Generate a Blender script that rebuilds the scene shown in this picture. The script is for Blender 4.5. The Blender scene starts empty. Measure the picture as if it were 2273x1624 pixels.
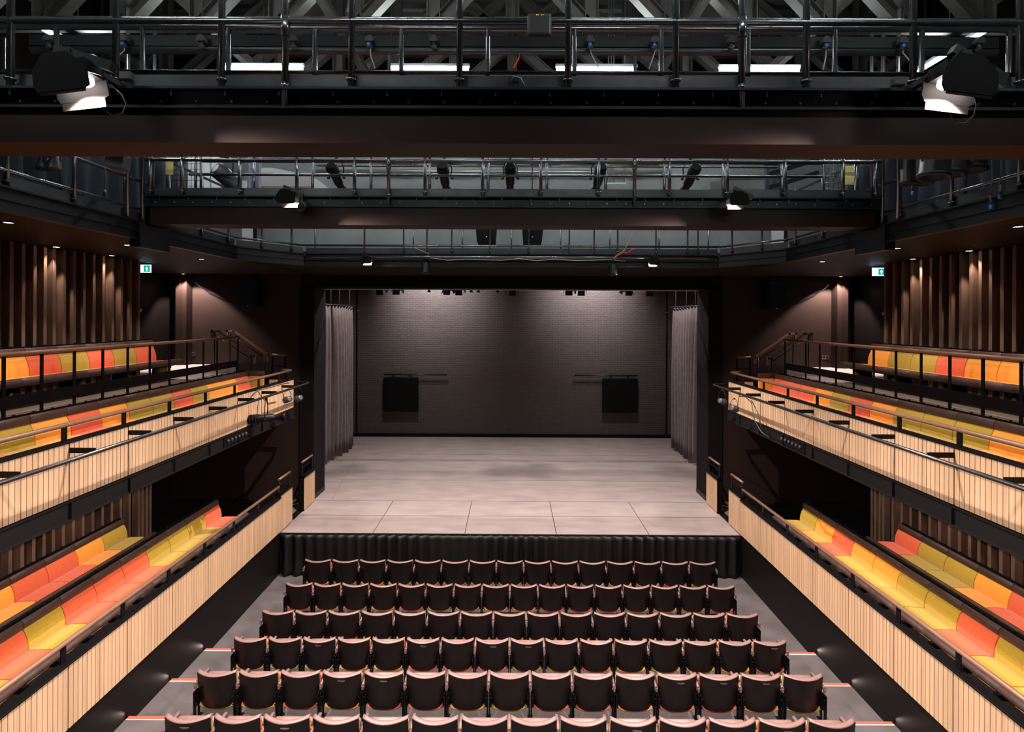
import bpy, bmesh, math, random
from mathutils import Vector, Matrix
random.seed(7)
PI = math.pi
C = bpy.context.scene.collection
SC = bpy.context.scene
H = 5.62                                   # eye height above the stalls floor
F = 1150.0                                 # focal length in pixels of a 2273 px wide frame

# ------------------------------------------------------------------ camera
cd = bpy.data.cameras.new('camera')
cam = bpy.data.objects.new('camera', cd); C.objects.link(cam)
cd.sensor_width = 36.0; cd.sensor_fit = 'HORIZONTAL'
cd.lens = F / 2273.0 * 36.0
cd.shift_x = (1136.5 - 1130.6) / 2273.0
cd.shift_y = -(812.0 - 704.0) / 2273.0
cd.clip_start = 0.05; cd.clip_end = 200
cam.matrix_world = Matrix.Translation((0, 0, H)) @ Matrix.Rotation(math.radians(0.195), 4, 'Z') @ Matrix.Rotation(PI / 2, 4, 'X') @ Matrix.Rotation(math.radians(0.264), 4, 'Z')
SC.camera = cam

# ------------------------------------------------------------------ world, exposure
w = bpy.data.worlds.new('world'); SC.world = w; w.use_nodes = True
w.node_tree.nodes['Background'].inputs[0].default_value = (0.8, 0.85, 1.0, 1)
w.node_tree.nodes['Background'].inputs[1].default_value = 0.004
vs = SC.view_settings
vs.view_transform = 'Standard'; vs.look = 'None'; vs.exposure = 0.0; vs.gamma = 1.0; vs.use_curve_mapping = False

# light levels
FLOOD_W = 2350.0
FLOOD_COL = (1.0, 0.83, 0.76)
TUBE_E = 130.0
DOWN_W = 120.0
STAGE_W = 900.0

def aim(o, d):
    o.rotation_euler = Vector(d).to_track_quat('-Z', 'Y').to_euler()

def spot(name, loc, d, watt, col, size_deg, blend=0.5, r=0.08, parent=None):
    l = bpy.data.lights.new(name, 'SPOT'); l.energy = watt; l.color = col
    l.spot_size = math.radians(size_deg); l.spot_blend = blend; l.shadow_soft_size = r
    o = bpy.data.objects.new(name, l); C.objects.link(o); aim(o, d)
    if parent is not None:
        o.parent = parent; o.location = Vector(loc) - Vector(parent.location)
    else: o.location = loc
    return o

# ------------------------------------------------------------------ materials
def mat(name, col, rough=0.6, metal=0.0, noise=0.0, nscale=8.0, bump=0.0, bscale=60.0, stretch=(1, 1, 1), spec=0.5, sheen=0.0):
    m = bpy.data.materials.new(name); m.use_nodes = True
    nt = m.node_tree; b = nt.nodes['Principled BSDF']
    b.inputs['Roughness'].default_value = rough; b.inputs['Metallic'].default_value = metal
    b.inputs['Specular IOR Level'].default_value = spec
    if sheen: b.inputs['Sheen Weight'].default_value = sheen
    b.inputs['Base Color'].default_value = (*col, 1)
    tc = nt.nodes.new('ShaderNodeTexCoord'); mp = nt.nodes.new('ShaderNodeMapping')
    mp.inputs['Scale'].default_value = stretch
    nt.links.new(tc.outputs['Object'], mp.inputs[0])
    if noise:
        n = nt.nodes.new('ShaderNodeTexNoise'); n.inputs['Scale'].default_value = nscale; n.inputs['Detail'].default_value = 6
        nt.links.new(mp.outputs[0], n.inputs['Vector'])
        r = nt.nodes.new('ShaderNodeMapRange'); r.inputs[1].default_value = 0.3; r.inputs[2].default_value = 0.7
        r.inputs[3].default_value = 1 - noise; r.inputs[4].default_value = 1 + noise
        nt.links.new(n.outputs[0], r.inputs[0])
        v = nt.nodes.new('ShaderNodeVectorMath'); v.operation = 'SCALE'; v.inputs[0].default_value = col
        nt.links.new(r.outputs[0], v.inputs['Scale']); nt.links.new(v.outputs[0], b.inputs['Base Color'])
    if bump:
        n2 = nt.nodes.new('ShaderNodeTexNoise'); n2.inputs['Scale'].default_value = bscale; n2.inputs['Detail'].default_value = 4
        nt.links.new(mp.outputs[0], n2.inputs['Vector'])
        bp = nt.nodes.new('ShaderNodeBump'); bp.inputs['Strength'].default_value = bump; bp.inputs['Distance'].default_value = 0.01
        nt.links.new(n2.outputs[0], bp.inputs['Height']); nt.links.new(bp.outputs[0], b.inputs['Normal'])
    return m

def emis(name, col, s):
    m = bpy.data.materials.new(name); m.use_nodes = True
    b = m.node_tree.nodes['Principled BSDF']; b.inputs['Base Color'].default_value = (*col, 1)
    b.inputs['Emission Color'].default_value = (*col, 1); b.inputs['Emission Strength'].default_value = s
    return m

def boards_mat(name, col, axis, pitch, vary=0.12):
    """pale timber boards: every board its own tint, fine grain along the height"""
    m = mat(name, col, rough=0.5)
    nt = m.node_tree; b = nt.nodes['Principled BSDF']
    tc = nt.nodes.new('ShaderNodeTexCoord'); sp = nt.nodes.new('ShaderNodeSeparateXYZ'); nt.links.new(tc.outputs['Object'], sp.inputs[0])
    d = nt.nodes.new('ShaderNodeMath'); d.operation = 'DIVIDE'; d.inputs[1].default_value = pitch; nt.links.new(sp.outputs[axis], d.inputs[0])
    f = nt.nodes.new('ShaderNodeMath'); f.operation = 'FLOOR'; nt.links.new(d.outputs[0], f.inputs[0])
    wn = nt.nodes.new('ShaderNodeTexWhiteNoise'); wn.noise_dimensions = '1D'; nt.links.new(f.outputs[0], wn.inputs['W'])
    mp = nt.nodes.new('ShaderNodeMapping'); mp.inputs['Scale'].default_value = (30, 30, 1.5); nt.links.new(tc.outputs['Object'], mp.inputs[0])
    n = nt.nodes.new('ShaderNodeTexNoise'); n.inputs['Scale'].default_value = 1.5; n.inputs['Detail'].default_value = 5; nt.links.new(mp.outputs[0], n.inputs['Vector'])
    r1 = nt.nodes.new('ShaderNodeMapRange'); r1.inputs[3].default_value = 1 - vary; r1.inputs[4].default_value = 1 + vary * 0.6; nt.links.new(wn.outputs['Value'], r1.inputs[0])
    r2 = nt.nodes.new('ShaderNodeMapRange'); r2.inputs[1].default_value = 0.3; r2.inputs[2].default_value = 0.7; r2.inputs[3].default_value = 0.92; r2.inputs[4].default_value = 1.06; nt.links.new(n.outputs[0], r2.inputs[0])
    mu = nt.nodes.new('ShaderNodeMath'); mu.operation = 'MULTIPLY'; nt.links.new(r1.outputs[0], mu.inputs[0]); nt.links.new(r2.outputs[0], mu.inputs[1])
    v = nt.nodes.new('ShaderNodeVectorMath'); v.operation = 'SCALE'; v.inputs[0].default_value = col
    nt.links.new(mu.outputs[0], v.inputs['Scale']); nt.links.new(v.outputs[0], b.inputs['Base Color'])
    return m

def brick_mat(name, c1, c2, mortar, swap, rough=0.45):
    m = mat(name, c1, rough=rough, spec=0.5)
    nt = m.node_tree; b = nt.nodes['Principled BSDF']
    tc = nt.nodes.new('ShaderNodeTexCoord'); sp = nt.nodes.new('ShaderNodeSeparateXYZ'); cb = nt.nodes.new('ShaderNodeCombineXYZ')
    nt.links.new(tc.outputs['Object'], sp.inputs[0])
    nt.links.new(sp.outputs[swap], cb.inputs[0]); nt.links.new(sp.outputs[2], cb.inputs[1])
    br = nt.nodes.new('ShaderNodeTexBrick'); br.inputs['Scale'].default_value = 1.0
    br.inputs['Brick Width'].default_value = 0.225; br.inputs['Row Height'].default_value = 0.075
    br.inputs['Mortar Size'].default_value = 0.006; br.inputs['Mortar Smooth'].default_value = 0.2
    br.inputs['Color1'].default_value = (*c1, 1); br.inputs['Color2'].default_value = (*c2, 1); br.inputs['Mortar'].default_value = (*mortar, 1)
    nt.links.new(cb.outputs[0], br.inputs['Vector']); nt.links.new(br.outputs[0], b.inputs['Base Color'])
    n = nt.nodes.new('ShaderNodeTexNoise'); n.inputs['Scale'].default_value = 14; nt.links.new(tc.outputs['Object'], n.inputs['Vector'])
    mr = nt.nodes.new('ShaderNodeMath'); mr.operation = 'MULTIPLY_ADD'; mr.inputs[1].default_value = -1.0
    nt.links.new(br.outputs['Fac'], mr.inputs[0]); nt.links.new(n.outputs[0], mr.inputs[2])
    bp = nt.nodes.new('ShaderNodeBump'); bp.inputs['Strength'].default_value = 0.8; bp.inputs['Distance'].default_value = 0.01
    nt.links.new(mr.outputs[0], bp.inputs['Height']); nt.links.new(bp.outputs[0], b.inputs['Normal'])
    return m

M = {}
M['steel'] = mat('black painted steel', (0.009, 0.010, 0.013), 0.42, 0.0, noise=0.25, nscale=6, spec=0.3)
M['tube'] = mat('dark scaffold tube', (0.17, 0.175, 0.19), 0.27, 0.9, spec=0.7)
M['plate'] = mat('brushed black plate', (0.026, 0.030, 0.038), 0.42, 0.1, noise=0.45, nscale=5, spec=0.6, stretch=(1, 1, 2))
M['fascia'] = mat('dark brown fascia board', (0.013, 0.0045, 0.003), 0.5, noise=0.15, nscale=2, spec=0.2)
M['blackwall'] = mat('near black painted wall', (0.0055, 0.0042, 0.004), 0.5, noise=0.12, nscale=1.5, spec=0.12)
M['brownwall'] = mat('dark brown painted wall', (0.028, 0.017, 0.0145), 0.45, noise=0.1, nscale=1.5, spec=0.2)
M['fabricblack'] = mat('black cloth', (0.0045, 0.0045, 0.0055), 0.5, noise=0.2, nscale=20, spec=0.35)
M['drape'] = mat('charcoal grey drape', (0.14, 0.115, 0.118), 0.9, noise=0.15, nscale=6, sheen=0.2)
M['bluedrape'] = mat('dark blue drape', (0.010, 0.014, 0.024), 0.9, noise=0.15, nscale=6)
M['greydrape'] = mat('grey blue drape', (0.12, 0.13, 0.17), 0.9)
M['stage'] = mat('grey stage floor', (0.255, 0.215, 0.205), 0.5, noise=0.16, nscale=2.2, spec=0.4, stretch=(0.6, 1.6, 1))
M['stalls'] = mat('dark grey stalls floor', (0.085, 0.076, 0.078), 0.5, noise=0.2, nscale=2.5, spec=0.4)
M['clad'] = boards_mat('pale oak boards', (0.48, 0.322, 0.196), 1, 0.0643, 0.13)
M['cladx'] = boards_mat('pale oak boards across', (0.48, 0.322, 0.196), 0, 0.0643, 0.13)
M['groove'] = mat('shadowed groove timber', (0.20, 0.13, 0.07), 0.7)
M['rail'] = mat('brown leather wrapped rail', (0.18, 0.098, 0.064), 0.38, noise=0.1, nscale=8, spec=0.5)
M['leather'] = mat('brown leather', (0.055, 0.031, 0.025), 0.45, noise=0.12, nscale=12, bump=0.1, bscale=200, spec=0.3)
M['pinkleather'] = mat('dusky brown leather', (0.175, 0.108, 0.098), 0.42, noise=0.06, nscale=12, spec=0.5)
M['OR'] = mat('red orange wool', (0.66, 0.105, 0.028), 0.85, noise=0.12, nscale=60, sheen=0.3)
M['AM'] = mat('amber wool', (0.80, 0.31, 0.02), 0.85, noise=0.10, nscale=60, sheen=0.3)
M['OL'] = mat('olive yellow wool', (0.40, 0.265, 0.012), 0.85, noise=0.12, nscale=60, sheen=0.3)
M['shell'] = mat('dark brown veneer', (0.0075, 0.0045, 0.0042), 0.42, noise=0.25, nscale=10, stretch=(4, 4, 1), spec=0.25)
M['iron'] = mat('black iron', (0.0045, 0.0042, 0.005), 0.4, 0.0, spec=0.12)
M['blackpipe'] = mat('black gloss pipe', (0.012, 0.011, 0.012), 0.28, 0.0, spec=0.5)
M['slat'] = mat('brown timber slat', (0.12, 0.07, 0.047), 0.5, noise=0.3, nscale=6, stretch=(1, 1, 0.3))
M['slatdark'] = mat('dark timber slat', (0.022, 0.016, 0.014), 0.6)
M['soffit'] = mat('dark brown ribbed soffit', (0.014, 0.0065, 0.0045), 0.5, noise=0.1)
M['matt'] = mat('matt black paint', (0.004, 0.0035, 0.0035), 0.8, spec=0.15)
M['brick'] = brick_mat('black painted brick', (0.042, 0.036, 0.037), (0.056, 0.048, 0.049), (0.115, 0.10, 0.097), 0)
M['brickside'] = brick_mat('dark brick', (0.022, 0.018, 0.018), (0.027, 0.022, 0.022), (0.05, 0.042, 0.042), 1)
M['carpet'] = mat('beige brown carpet', (0.15, 0.115, 0.085), 0.95, noise=0.3, nscale=80)
M['pale'] = mat('pale board and lit floor tint', (0.62, 0.54, 0.52), 0.6, noise=0.06, nscale=3)
M['greywall'] = mat('grey panelled wall', (0.20, 0.21, 0.225), 0.6, noise=0.15, nscale=1.2)
M['lightwall'] = mat('light grey panel', (0.55, 0.57, 0.62), 0.6, noise=0.05)
M['truss'] = mat('grey brown truss steel', (0.042, 0.038, 0.038), 0.45, 0.1, noise=0.3, nscale=4)
M['roof'] = mat('grey corrugated roof sheet', (0.10, 0.10, 0.105), 0.5, 0.2)
M['galv'] = mat('bright galvanised steel', (0.35, 0.36, 0.37), 0.35, 0.7)
M['alu'] = mat('polished aluminium', (0.45, 0.43, 0.42), 0.25, 0.9)
M['blue'] = mat('blue plug', (0.02, 0.22, 0.75), 0.4)
M['red'] = mat('red cord', (0.7, 0.03, 0.03), 0.5)
M['cable'] = mat('black rubber cable', (0.03, 0.03, 0.032), 0.45)
M['cablegrey'] = mat('pale grey cable', (0.30, 0.30, 0.30), 0.5)
M['nosing'] = mat('red step nosing', (0.62, 0.09, 0.055), 0.5)
M['litslot'] = mat('pale beige lit slot tint', (0.45, 0.39, 0.30), 0.7, noise=0.1)
M['white'] = mat('white strip', (0.85, 0.82, 0.78), 0.5)
M['yellow'] = mat('yellow woven tag', (0.72, 0.62, 0.25), 0.7)
M['doorwood'] = mat('orange brown timber', (0.30, 0.14, 0.045), 0.5, noise=0.2)
M['lampglow'] = emis('lamp glow', (1.0, 0.88, 0.82), 60.0)
M['tubeglow'] = emis('fluorescent tube', (0.93, 1.0, 0.95), TUBE_E)
M['downglow'] = emis('downlight glow', (1.0, 0.85, 0.78), 14.0)
M['signwhite'] = emis('sign white', (0.70, 0.93, 1.0), 1.6)
M['signgreen'] = emis('sign green', (0.0, 0.42, 0.27), 1.0)
M['amberled'] = emis('amber indicator', (1.0, 0.45, 0.05), 2.0)

# ------------------------------------------------------------------ mesh builder
class MB:
    def __init__(s): s.v = []; s.f = []; s.sm = []
    def add(s, vs, fs, smooth=False):
        o = len(s.v); s.v += [tuple(v) for v in vs]
        s.f += [tuple(i + o for i in f) for f in fs]; s.sm += [smooth] * len(fs); return s
    def box(s, x0, y0, z0, x1, y1, z1):
        x0, x1 = min(x0, x1), max(x0, x1); y0, y1 = min(y0, y1), max(y0, y1); z0, z1 = min(z0, z1), max(z0, z1)
        return s.add([(x0, y0, z0), (x1, y0, z0), (x1, y1, z0), (x0, y1, z0), (x0, y0, z1), (x1, y0, z1), (x1, y1, z1), (x0, y1, z1)],
                     [(0, 3, 2, 1), (4, 5, 6, 7), (0, 1, 5, 4), (1, 2, 6, 5), (2, 3, 7, 6), (3, 0, 4, 7)])
    def obox(s, c, size, rot):
        """box of the given size turned by a matrix or euler about its centre"""
        R = rot if isinstance(rot, Matrix) else Matrix.Rotation(rot[2], 3, 'Z') @ Matrix.Rotation(rot[1], 3, 'Y') @ Matrix.Rotation(rot[0], 3, 'X')
        a, b, h = [k / 2 for k in size]; c = Vector(c)
        P = [c + R @ Vector(p) for p in [(-a, -b, -h), (a, -b, -h), (a, b, -h), (-a, b, -h), (-a, -b, h), (a, -b, h), (a, b, h), (-a, b, h)]]
        return s.add(P, [(0, 3, 2, 1), (4, 5, 6, 7), (0, 1, 5, 4), (1, 2, 6, 5), (2, 3, 7, 6), (3, 0, 4, 7)])
    def tube(s, p0, p1, r, n=10, r1=None, cap=True):
        p0 = Vector(p0); p1 = Vector(p1); d = (p1 - p0)
        if d.length < 1e-6: return s
        d.normalize(); u = d.cross(Vector((0, 0, 1)) if abs(d.z) < 0.9 else Vector((1, 0, 0))).normalized(); w_ = d.cross(u)
        r1 = r if r1 is None else r1; o = len(s.v); vs = []
        for q, rr in ((p0, r), (p1, r1)):
            for i in range(n):
                a = 2 * PI * i / n; vs.append(q + u * (rr * math.cos(a)) + w_ * (rr * math.sin(a)))
        s.add(vs, [(i, (i + 1) % n, n + (i + 1) % n, n + i) for i in range(n)], True)
        if cap: 
            s.f += [tuple(o + i for i in range(n)), tuple(o + n + i for i in reversed(range(n)))]; s.sm += [False, False]
        return s
    def path(s, pts, r, n=8):
        pts = [Vector(p) for p in pts]; rings = []; o = len(s.v); vs = []; u = None
        for i, p in enumerate(pts):
            d = (pts[min(i + 1, len(pts) - 1)] - pts[max(i - 1, 0)]).normalized()
            if u is None: u = d.cross(Vector((0, 0, 1)) if abs(d.z) < 0.9 else Vector((1, 0, 0))).normalized()
            else: u = (u - d * u.dot(d)).normalized()
            w_ = d.cross(u)
            for k in range(n):
                a = 2 * PI * k / n; vs.append(p + u * (r * math.cos(a)) + w_ * (r * math.sin(a)))
        fs = [(i * n + k, i * n + (k + 1) % n, (i + 1) * n + (k + 1) % n, (i + 1) * n + k) for i in range(len(pts) - 1) for k in range(n)]
        s.add(vs, fs, True)
        s.f += [tuple(o + i for i in range(n)), tuple(o + (len(pts) - 1) * n + i for i in range(n))]; s.sm += [False, False]
        return s
    def prism(s, poly, axis, a0, a1, smooth=False):
        """polygon (2-D) swept along axis: 0 -> (y,z), 1 -> (x,z), 2 -> (x,y)"""
        def P(p, a):
            return (a, p[0], p[1]) if axis == 0 else (p[0], a, p[1]) if axis == 1 else (p[0], p[1], a)
        n = len(poly); o = len(s.v)
        s.add([P(p, a0) for p in poly] + [P(p, a1) for p in poly], [(i, (i + 1) % n, n + (i + 1) % n, n + i) for i in range(n)], smooth)
        s.f += [tuple(o + i for i in range(n)), tuple(o + n + i for i in reversed(range(n)))]; s.sm += [False, False]
        return s
    def grid(s, fn, nu, nv, smooth=True, closed=False):
        vs = [fn(i / nu, j / nv) for i in range(nu + (0 if closed else 1)) for j in range(nv + 1)]
        N = nu if closed else nu + 1
        fs = []
        for i in range(nu):
            for j in range(nv):
                a = i * (nv + 1) + j; b = ((i + 1) % N) * (nv + 1) + j
                fs.append((a, b, b + 1, a + 1))
        return s.add(vs, fs, smooth)
    def lathe(s, c, prof, n=16, axis=(0, 0, 1)):
        """prof = [(r, h)] about the axis through c"""
        A = Vector(axis).normalized(); c = Vector(c)
        u = A.cross(Vector((1, 0, 0)) if abs(A.x) < 0.9 else Vector((0, 1, 0))).normalized(); w_ = A.cross(u)
        vs = []
        for r, h in prof:
            for i in range(n):
                a = 2 * PI * i / n; vs.append(c + A * h + u * (max(r, 1e-4) * math.cos(a)) + w_ * (max(r, 1e-4) * math.sin(a)))
        fs = [(k * n + i, k * n + (i + 1) % n, (k + 1) * n + (i + 1) % n, (k + 1) * n + i) for k in range(len(prof) - 1) for i in range(n)]
        o = len(s.v); s.add(vs, fs, True)
        s.f += [tuple(o + i for i in range(n)), tuple(o + (len(prof) - 1) * n + i for i in range(n))]; s.sm += [False, False]
        return s
    def mesh(s, name, m):
        me = bpy.data.meshes.new(name); me.from_pydata(s.v, [], s.f)
        me.polygons.foreach_set('use_smooth', s.sm)
        bm = bmesh.new(); bm.from_mesh(me); bmesh.ops.recalc_face_normals(bm, faces=bm.faces); bm.to_mesh(me); bm.free()
        me.materials.append(m); return me
    def build(s, name, m, parent=None, label=None):
        if parent is not None:
            L = parent_world(parent)
            if L.length > 0: s.v = [(x - L.x, y - L.y, z - L.z) for x, y, z in s.v]
        o = bpy.data.objects.new(name, s.mesh(name, m)); C.objects.link(o)
        if parent is not None: o.parent = parent
        if label: o['label'] = label
        return o

def parent_world(p):
    L = Vector((0, 0, 0))
    while p is not None: L += Vector(p.location); p = p.parent
    return L

def bevel(o, wd, seg=2):
    b = o.modifiers.new('bevel', 'BEVEL'); b.width = wd; b.segments = seg; b.limit_method = 'ANGLE'; b.angle_limit = math.radians(40)
    return o

def thing(name, label, cat, loc=(0, 0, 0), group=None):
    o = bpy.data.objects.new(name, None); C.objects.link(o); o.location = loc; o.empty_display_size = 0.1
    o['label'] = label; o['category'] = cat
    if group: o['group'] = group
    return o
def tag(o, label, cat, group=None):
    o['label'] = label; o['category'] = cat
    if group: o['group'] = group
    return o
def struct(name, mb, m):
    o = mb.build(name, m); o['kind'] = 'structure'; return o
def relabel(o, label): o['label'] = label; return o
def dup(root, loc=None, label=None):
    r = root.copy(); C.objects.link(r)
    if loc is not None: r.location = loc
    if label: r['label'] = label
    for ch in list(root.children):
        c = ch.copy(); C.objects.link(c); c.parent = r
        for g in list(ch.children):
            d = g.copy(); C.objects.link(d); d.parent = c
    return r
SIDE = {-1: 'left', 1: 'right'}
ORD = ['first', 'second', 'third', 'fourth', 'fifth', 'sixth', 'seventh', 'eighth', 'ninth', 'tenth', 'eleventh', 'twelfth', 'thirteenth', 'fourteenth', 'fifteenth', 'sixteenth']
def px(x, y, d):
    """photo pixel at depth d -> point in the place"""
    return Vector(((x - 1134.5) * d / F, d, H + (704 - y) * d / F))

# ------------------------------------------------------------------ the room shell
STZ = H - 4.72           # stage and lower gallery level
ZU = H - 2.17            # upper gallery level
SOF = H + 1.08           # soffit under the technical gallery
DWALL = 13.35
m = MB()
m.box(-5.03, 8.5, -0.2, 5.03, 13.0, 0.0); m.box(-5.03, 7.64, -0.2, 5.03, 8.5, 0.12)
m.box(-5.03, 6.77, -0.2, 5.03, 7.64, 0.22); m.box(-5.03, 5.9, -0.2, 5.03, 6.77, 0.33)
m.box(-5.03, 1.0, -0.2, 5.03, 5.9, 0.43)
struct('floor', m, M['stalls'])
# thin joints in the stalls floor sheets
for s in (-1, 1):
    sd = SIDE[s]
    struct('wall_' + sd, MB().box(s * 5.03, 1.0, -0.2, s * 5.2, DWALL, STZ), M['blackwall'])
    # outer wall of the galleries, brick behind the slats
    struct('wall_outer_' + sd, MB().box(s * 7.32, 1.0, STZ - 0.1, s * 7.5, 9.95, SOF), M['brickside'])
    struct('wall_lobby_' + sd, MB().box(s * 8.75, 9.95, STZ - 0.1, s * 8.9, DWALL, SOF).box(s * 7.5, 9.75, STZ - .1, s * 8.9, 9.95, SOF), M['blackwall'])
    struct('wall_front_' + sd, MB().box(s * 5.43, DWALL, STZ - 0.2, s * 9.0, DWALL + 0.2, H + 1.3), M['brownwall'])
    # gallery floors
    struct('floor', MB().box(s * 5.2, 1.0, STZ - 0.15, s * 6.0, DWALL, STZ), M['carpet'])
    struct('floor', MB().box(s * 6.0, 1.0, STZ - 0.15, s * 8.75, DWALL, STZ), M['matt'])  # black colour stands in for the lobby floor getting no light
    struct('floor', MB().box(s * 6.3, 1.0, STZ, s * 7.32, 9.6, STZ + 0.22), M['carpet'])
    struct('floor', MB().box(s * 5.08, 1.0, ZU - 0.16, s * 7.32, 9.95, ZU).box(s * 5.08, 9.95, ZU - 0.16, s * 8.75, 12.0, ZU).box(s * 5.6, 12.0, ZU - 0.16, s * 8.75, DWALL, ZU), M['carpet'])
    struct('floor', MB().box(s * 6.02, 1.0, ZU, s * 7.32, 10.2, H - 1.25), M['carpet'])
    struct('floor', MB().box(s * 6.02, 10.2, ZU, s * 8.75, 11.6, H - 1.25).box(s * 7.1, 11.6, ZU, s * 8.75, DWALL, H - 1.25), M['pale'])  # pale colour stands in for strong light on this end of the platform
    # soffit of fine timber ribs
    m = MB().box(s * 5.12, 1.0, SOF + 0.02, s * 9.0, DWALL + .2, SOF + 0.1)
    x = 5.14
    while x < 8.8:
        m.box(s * x, 1.0, SOF - 0.03, s * (x + 0.035), 12.9, SOF + 0.021); x += 0.065
    struct('ceiling', m, M['soffit'])
    struct('ceiling', MB().box(s * 5.12, 1.0, H + 1.16, s * 9.0, DWALL, H + 1.255), M['steel'])
    # upper side walls
    struct('wall_upper_' + sd, MB().box(s * 9.0, 1.0, SOF, s * 9.2, DWALL, H + 7.2), M['blackwall'])
    # proscenium piers
    struct('wall_pier_' + sd, MB().box(s * 5.06, 13.3, STZ, s * 5.43, 14.1, H + 0.745), M['matt'])
    struct('trim_' + ('1' if s < 0 else '2'), MB().box(s * 5.05, 13.28, STZ, s * 5.45, 14.1, STZ + 0.12), M['steel'])
    # stage house sides
    struct('wall_stage_' + sd, MB().box(s * 7.6, 14.1, STZ, s * 7.8, 20.6, H + 6), M['blackwall'])
# middle piece of technical level floor behind the stage-end walkway
m = MB().box(-5.12, 10.55, H + 1.06, 5.12, DWALL, H + 1.24); m.box(-5.43, DWALL, H + 0.745, 5.43, 14.1, H + 1.3); m.box(-5.12, 10.56, SOF, 5.12, DWALL, SOF + .05)
struct('ceiling', m, M['matt'])
struct('wall_header', MB().box(-9, DWALL + .02, H + 1.30, 9, 14.0, H + 4.7), M['greywall'])
struct('wall_above_header', MB().box(-9, DWALL + .02, H + 4.7, 9, 14.0, H + 7.2), M['blackwall'])
struct('wall_back', MB().box(-7.8, 20.42, STZ, 7.8, 20.62, H + 6), M['brick'])
struct('baseboard_back', MB().box(-7.0, 20.38, STZ, 7.0, 20.42, STZ + 0.13), M['blackwall'])
struct('trim_3', MB().box(-5.06, 13.98, H + 0.735, 5.10, 14.1, H + 0.745), M['pale'])
# stage house lid
struct('ceiling', MB().box(-7.8, 14.0, H + 5.9, 7.8, 20.6, H + 6.1), M['blackwall'])
# corrugated roof
m = MB()
pts = []; y = -1.0; k = 0
while y < 14.0:
    pts += [(y, H + 7.0), (y + 0.12, H + 7.0), (y + 0.16, H + 7.06), (y + 0.26, H + 7.06)]; y += 0.30
pts2 = [(a, b + 0.15) for a, b in reversed(pts)]
m.prism(pts + pts2, 0, -9.2, 9.2)
struct('ceiling', m, M['roof'])
# ------------------------------------------------------------------ stage
st = thing('stage_platform', 'large grey stage floor of joined sheets in front of the black brick wall', 'stage', (0, 11.3, 0))
m = MB(); m.box(-5.03, 11.3, STZ - 0.05, 5.03, 13.3, STZ)
m.box(-5.06, 13.3, STZ - 0.05, 5.08, 14.1, STZ).box(-7.6, 14.1, STZ - 0.05, 7.6, 20.42, STZ)
deck = m.build('deck', M['stage'], st)
m = MB()
for x in (-3.0, -0.99, 1.01, 3.03): m.box(x - .006, 11.3, STZ, x + .006, 13.3, STZ + .0015)
for y in (12.3, 13.3, 15.0, 17.8): m.box(-5.0, y - .005, STZ, 5.0, y + .005, STZ + .0015)
m.box(-5.0, 13.3, STZ, -4.99, 13.31, STZ + .001)
m.tube((-4.6, 13.3, STZ - .004), (-5.6, 20.3, STZ - .004), .006, 4)
m.build('floor_joints', M['blackwall'], deck)
MB().box(-5.03, 11.28, STZ - .06, 5.03, 11.31, STZ - .005).build('front_edge', M['steel'], st)
m = MB()
for x in (-4.5, -2.5, -.5, 1.5, 3.5): m.box(x, 11.6, 0, x + .06, 11.66, STZ - .05)
m.build('frame', M['steel'], st)

def drape(path, z0, z1, amp, n, seed, flare=0.3, t=0.012, hem=0.0):
    """hanging cloth: folds along a plan path, gathered at the top, wider at the hem, with real thickness"""
    rnd = random.Random(seed); ph = [rnd.uniform(0, 6.28) for _ in range(6)]
    a = Vector(path[0] + (0,)); b = Vector(path[1] + (0,)); L = (b - a).length; d = (b - a) / L; nn = Vector((-d.y, d.x, 0))
    wav = L / n
    def off(u, v):
        s_ = u * L
        o = math.sin(s_ / wav * 2 * PI + ph[0] + 0.6 * math.sin(s_ * 1.7 + ph[1])) * amp * (0.75 + 0.4 * math.sin(s_ * 2.3 + ph[2]))
        o *= (1 + flare * (1 - v)) * (0.55 + 0.45 * min(1, (1 - v) * 6))
        o += 0.25 * amp * math.sin(v * 5 + s_ * 3 + ph[3]) * (1 - v)
        return o
    nu = n * 10; nv = 10
    def fr(u, v):
        p = a + d * (u * L) + nn * off(u, v); hz = z0 + hem * math.sin(u * n * 3.1 + ph[4]) * 0.5 + hem * 0.5
        return (p.x, p.y, hz + (z1 - hz) * v)
    def bk(u, v):
        p = a + d * (u * L) + nn * (off(u, v) + t); hz = z0 + hem * math.sin(u * n * 3.1 + ph[4]) * 0.5 + hem * 0.5
        return (p.x, p.y, hz + (z1 - hz) * v)
    m = MB(); m.grid(fr, nu, nv); m.grid(bk, nu, nv)
    o = len(m.v) // 2
    def idx(i, j): return i * (nv + 1) + j
    for i in range(nu):
        m.f.append((idx(i, 0), idx(i + 1, 0), o + idx(i + 1, 0), o + idx(i, 0))); m.sm.append(False)
        m.f.append((idx(i, nv), idx(i + 1, nv), o + idx(i + 1, nv), o + idx(i, nv))); m.sm.append(False)
    for j in range(nv):
        for i in (0, nu):
            m.f.append((idx(i, j), idx(i, j + 1), o + idx(i, j + 1), o + idx(i, j))); m.sm.append(False)
    return m
tag(drape(((-4.98, 11.2), (4.98, 11.2)), 0.01, STZ - 0.01, 0.045, 44, 3, hem=0.02).build('stage_skirt', M['fabricblack']),
    'black pleated cloth skirt hanging along the front edge of the stage', 'stage skirt')
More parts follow.
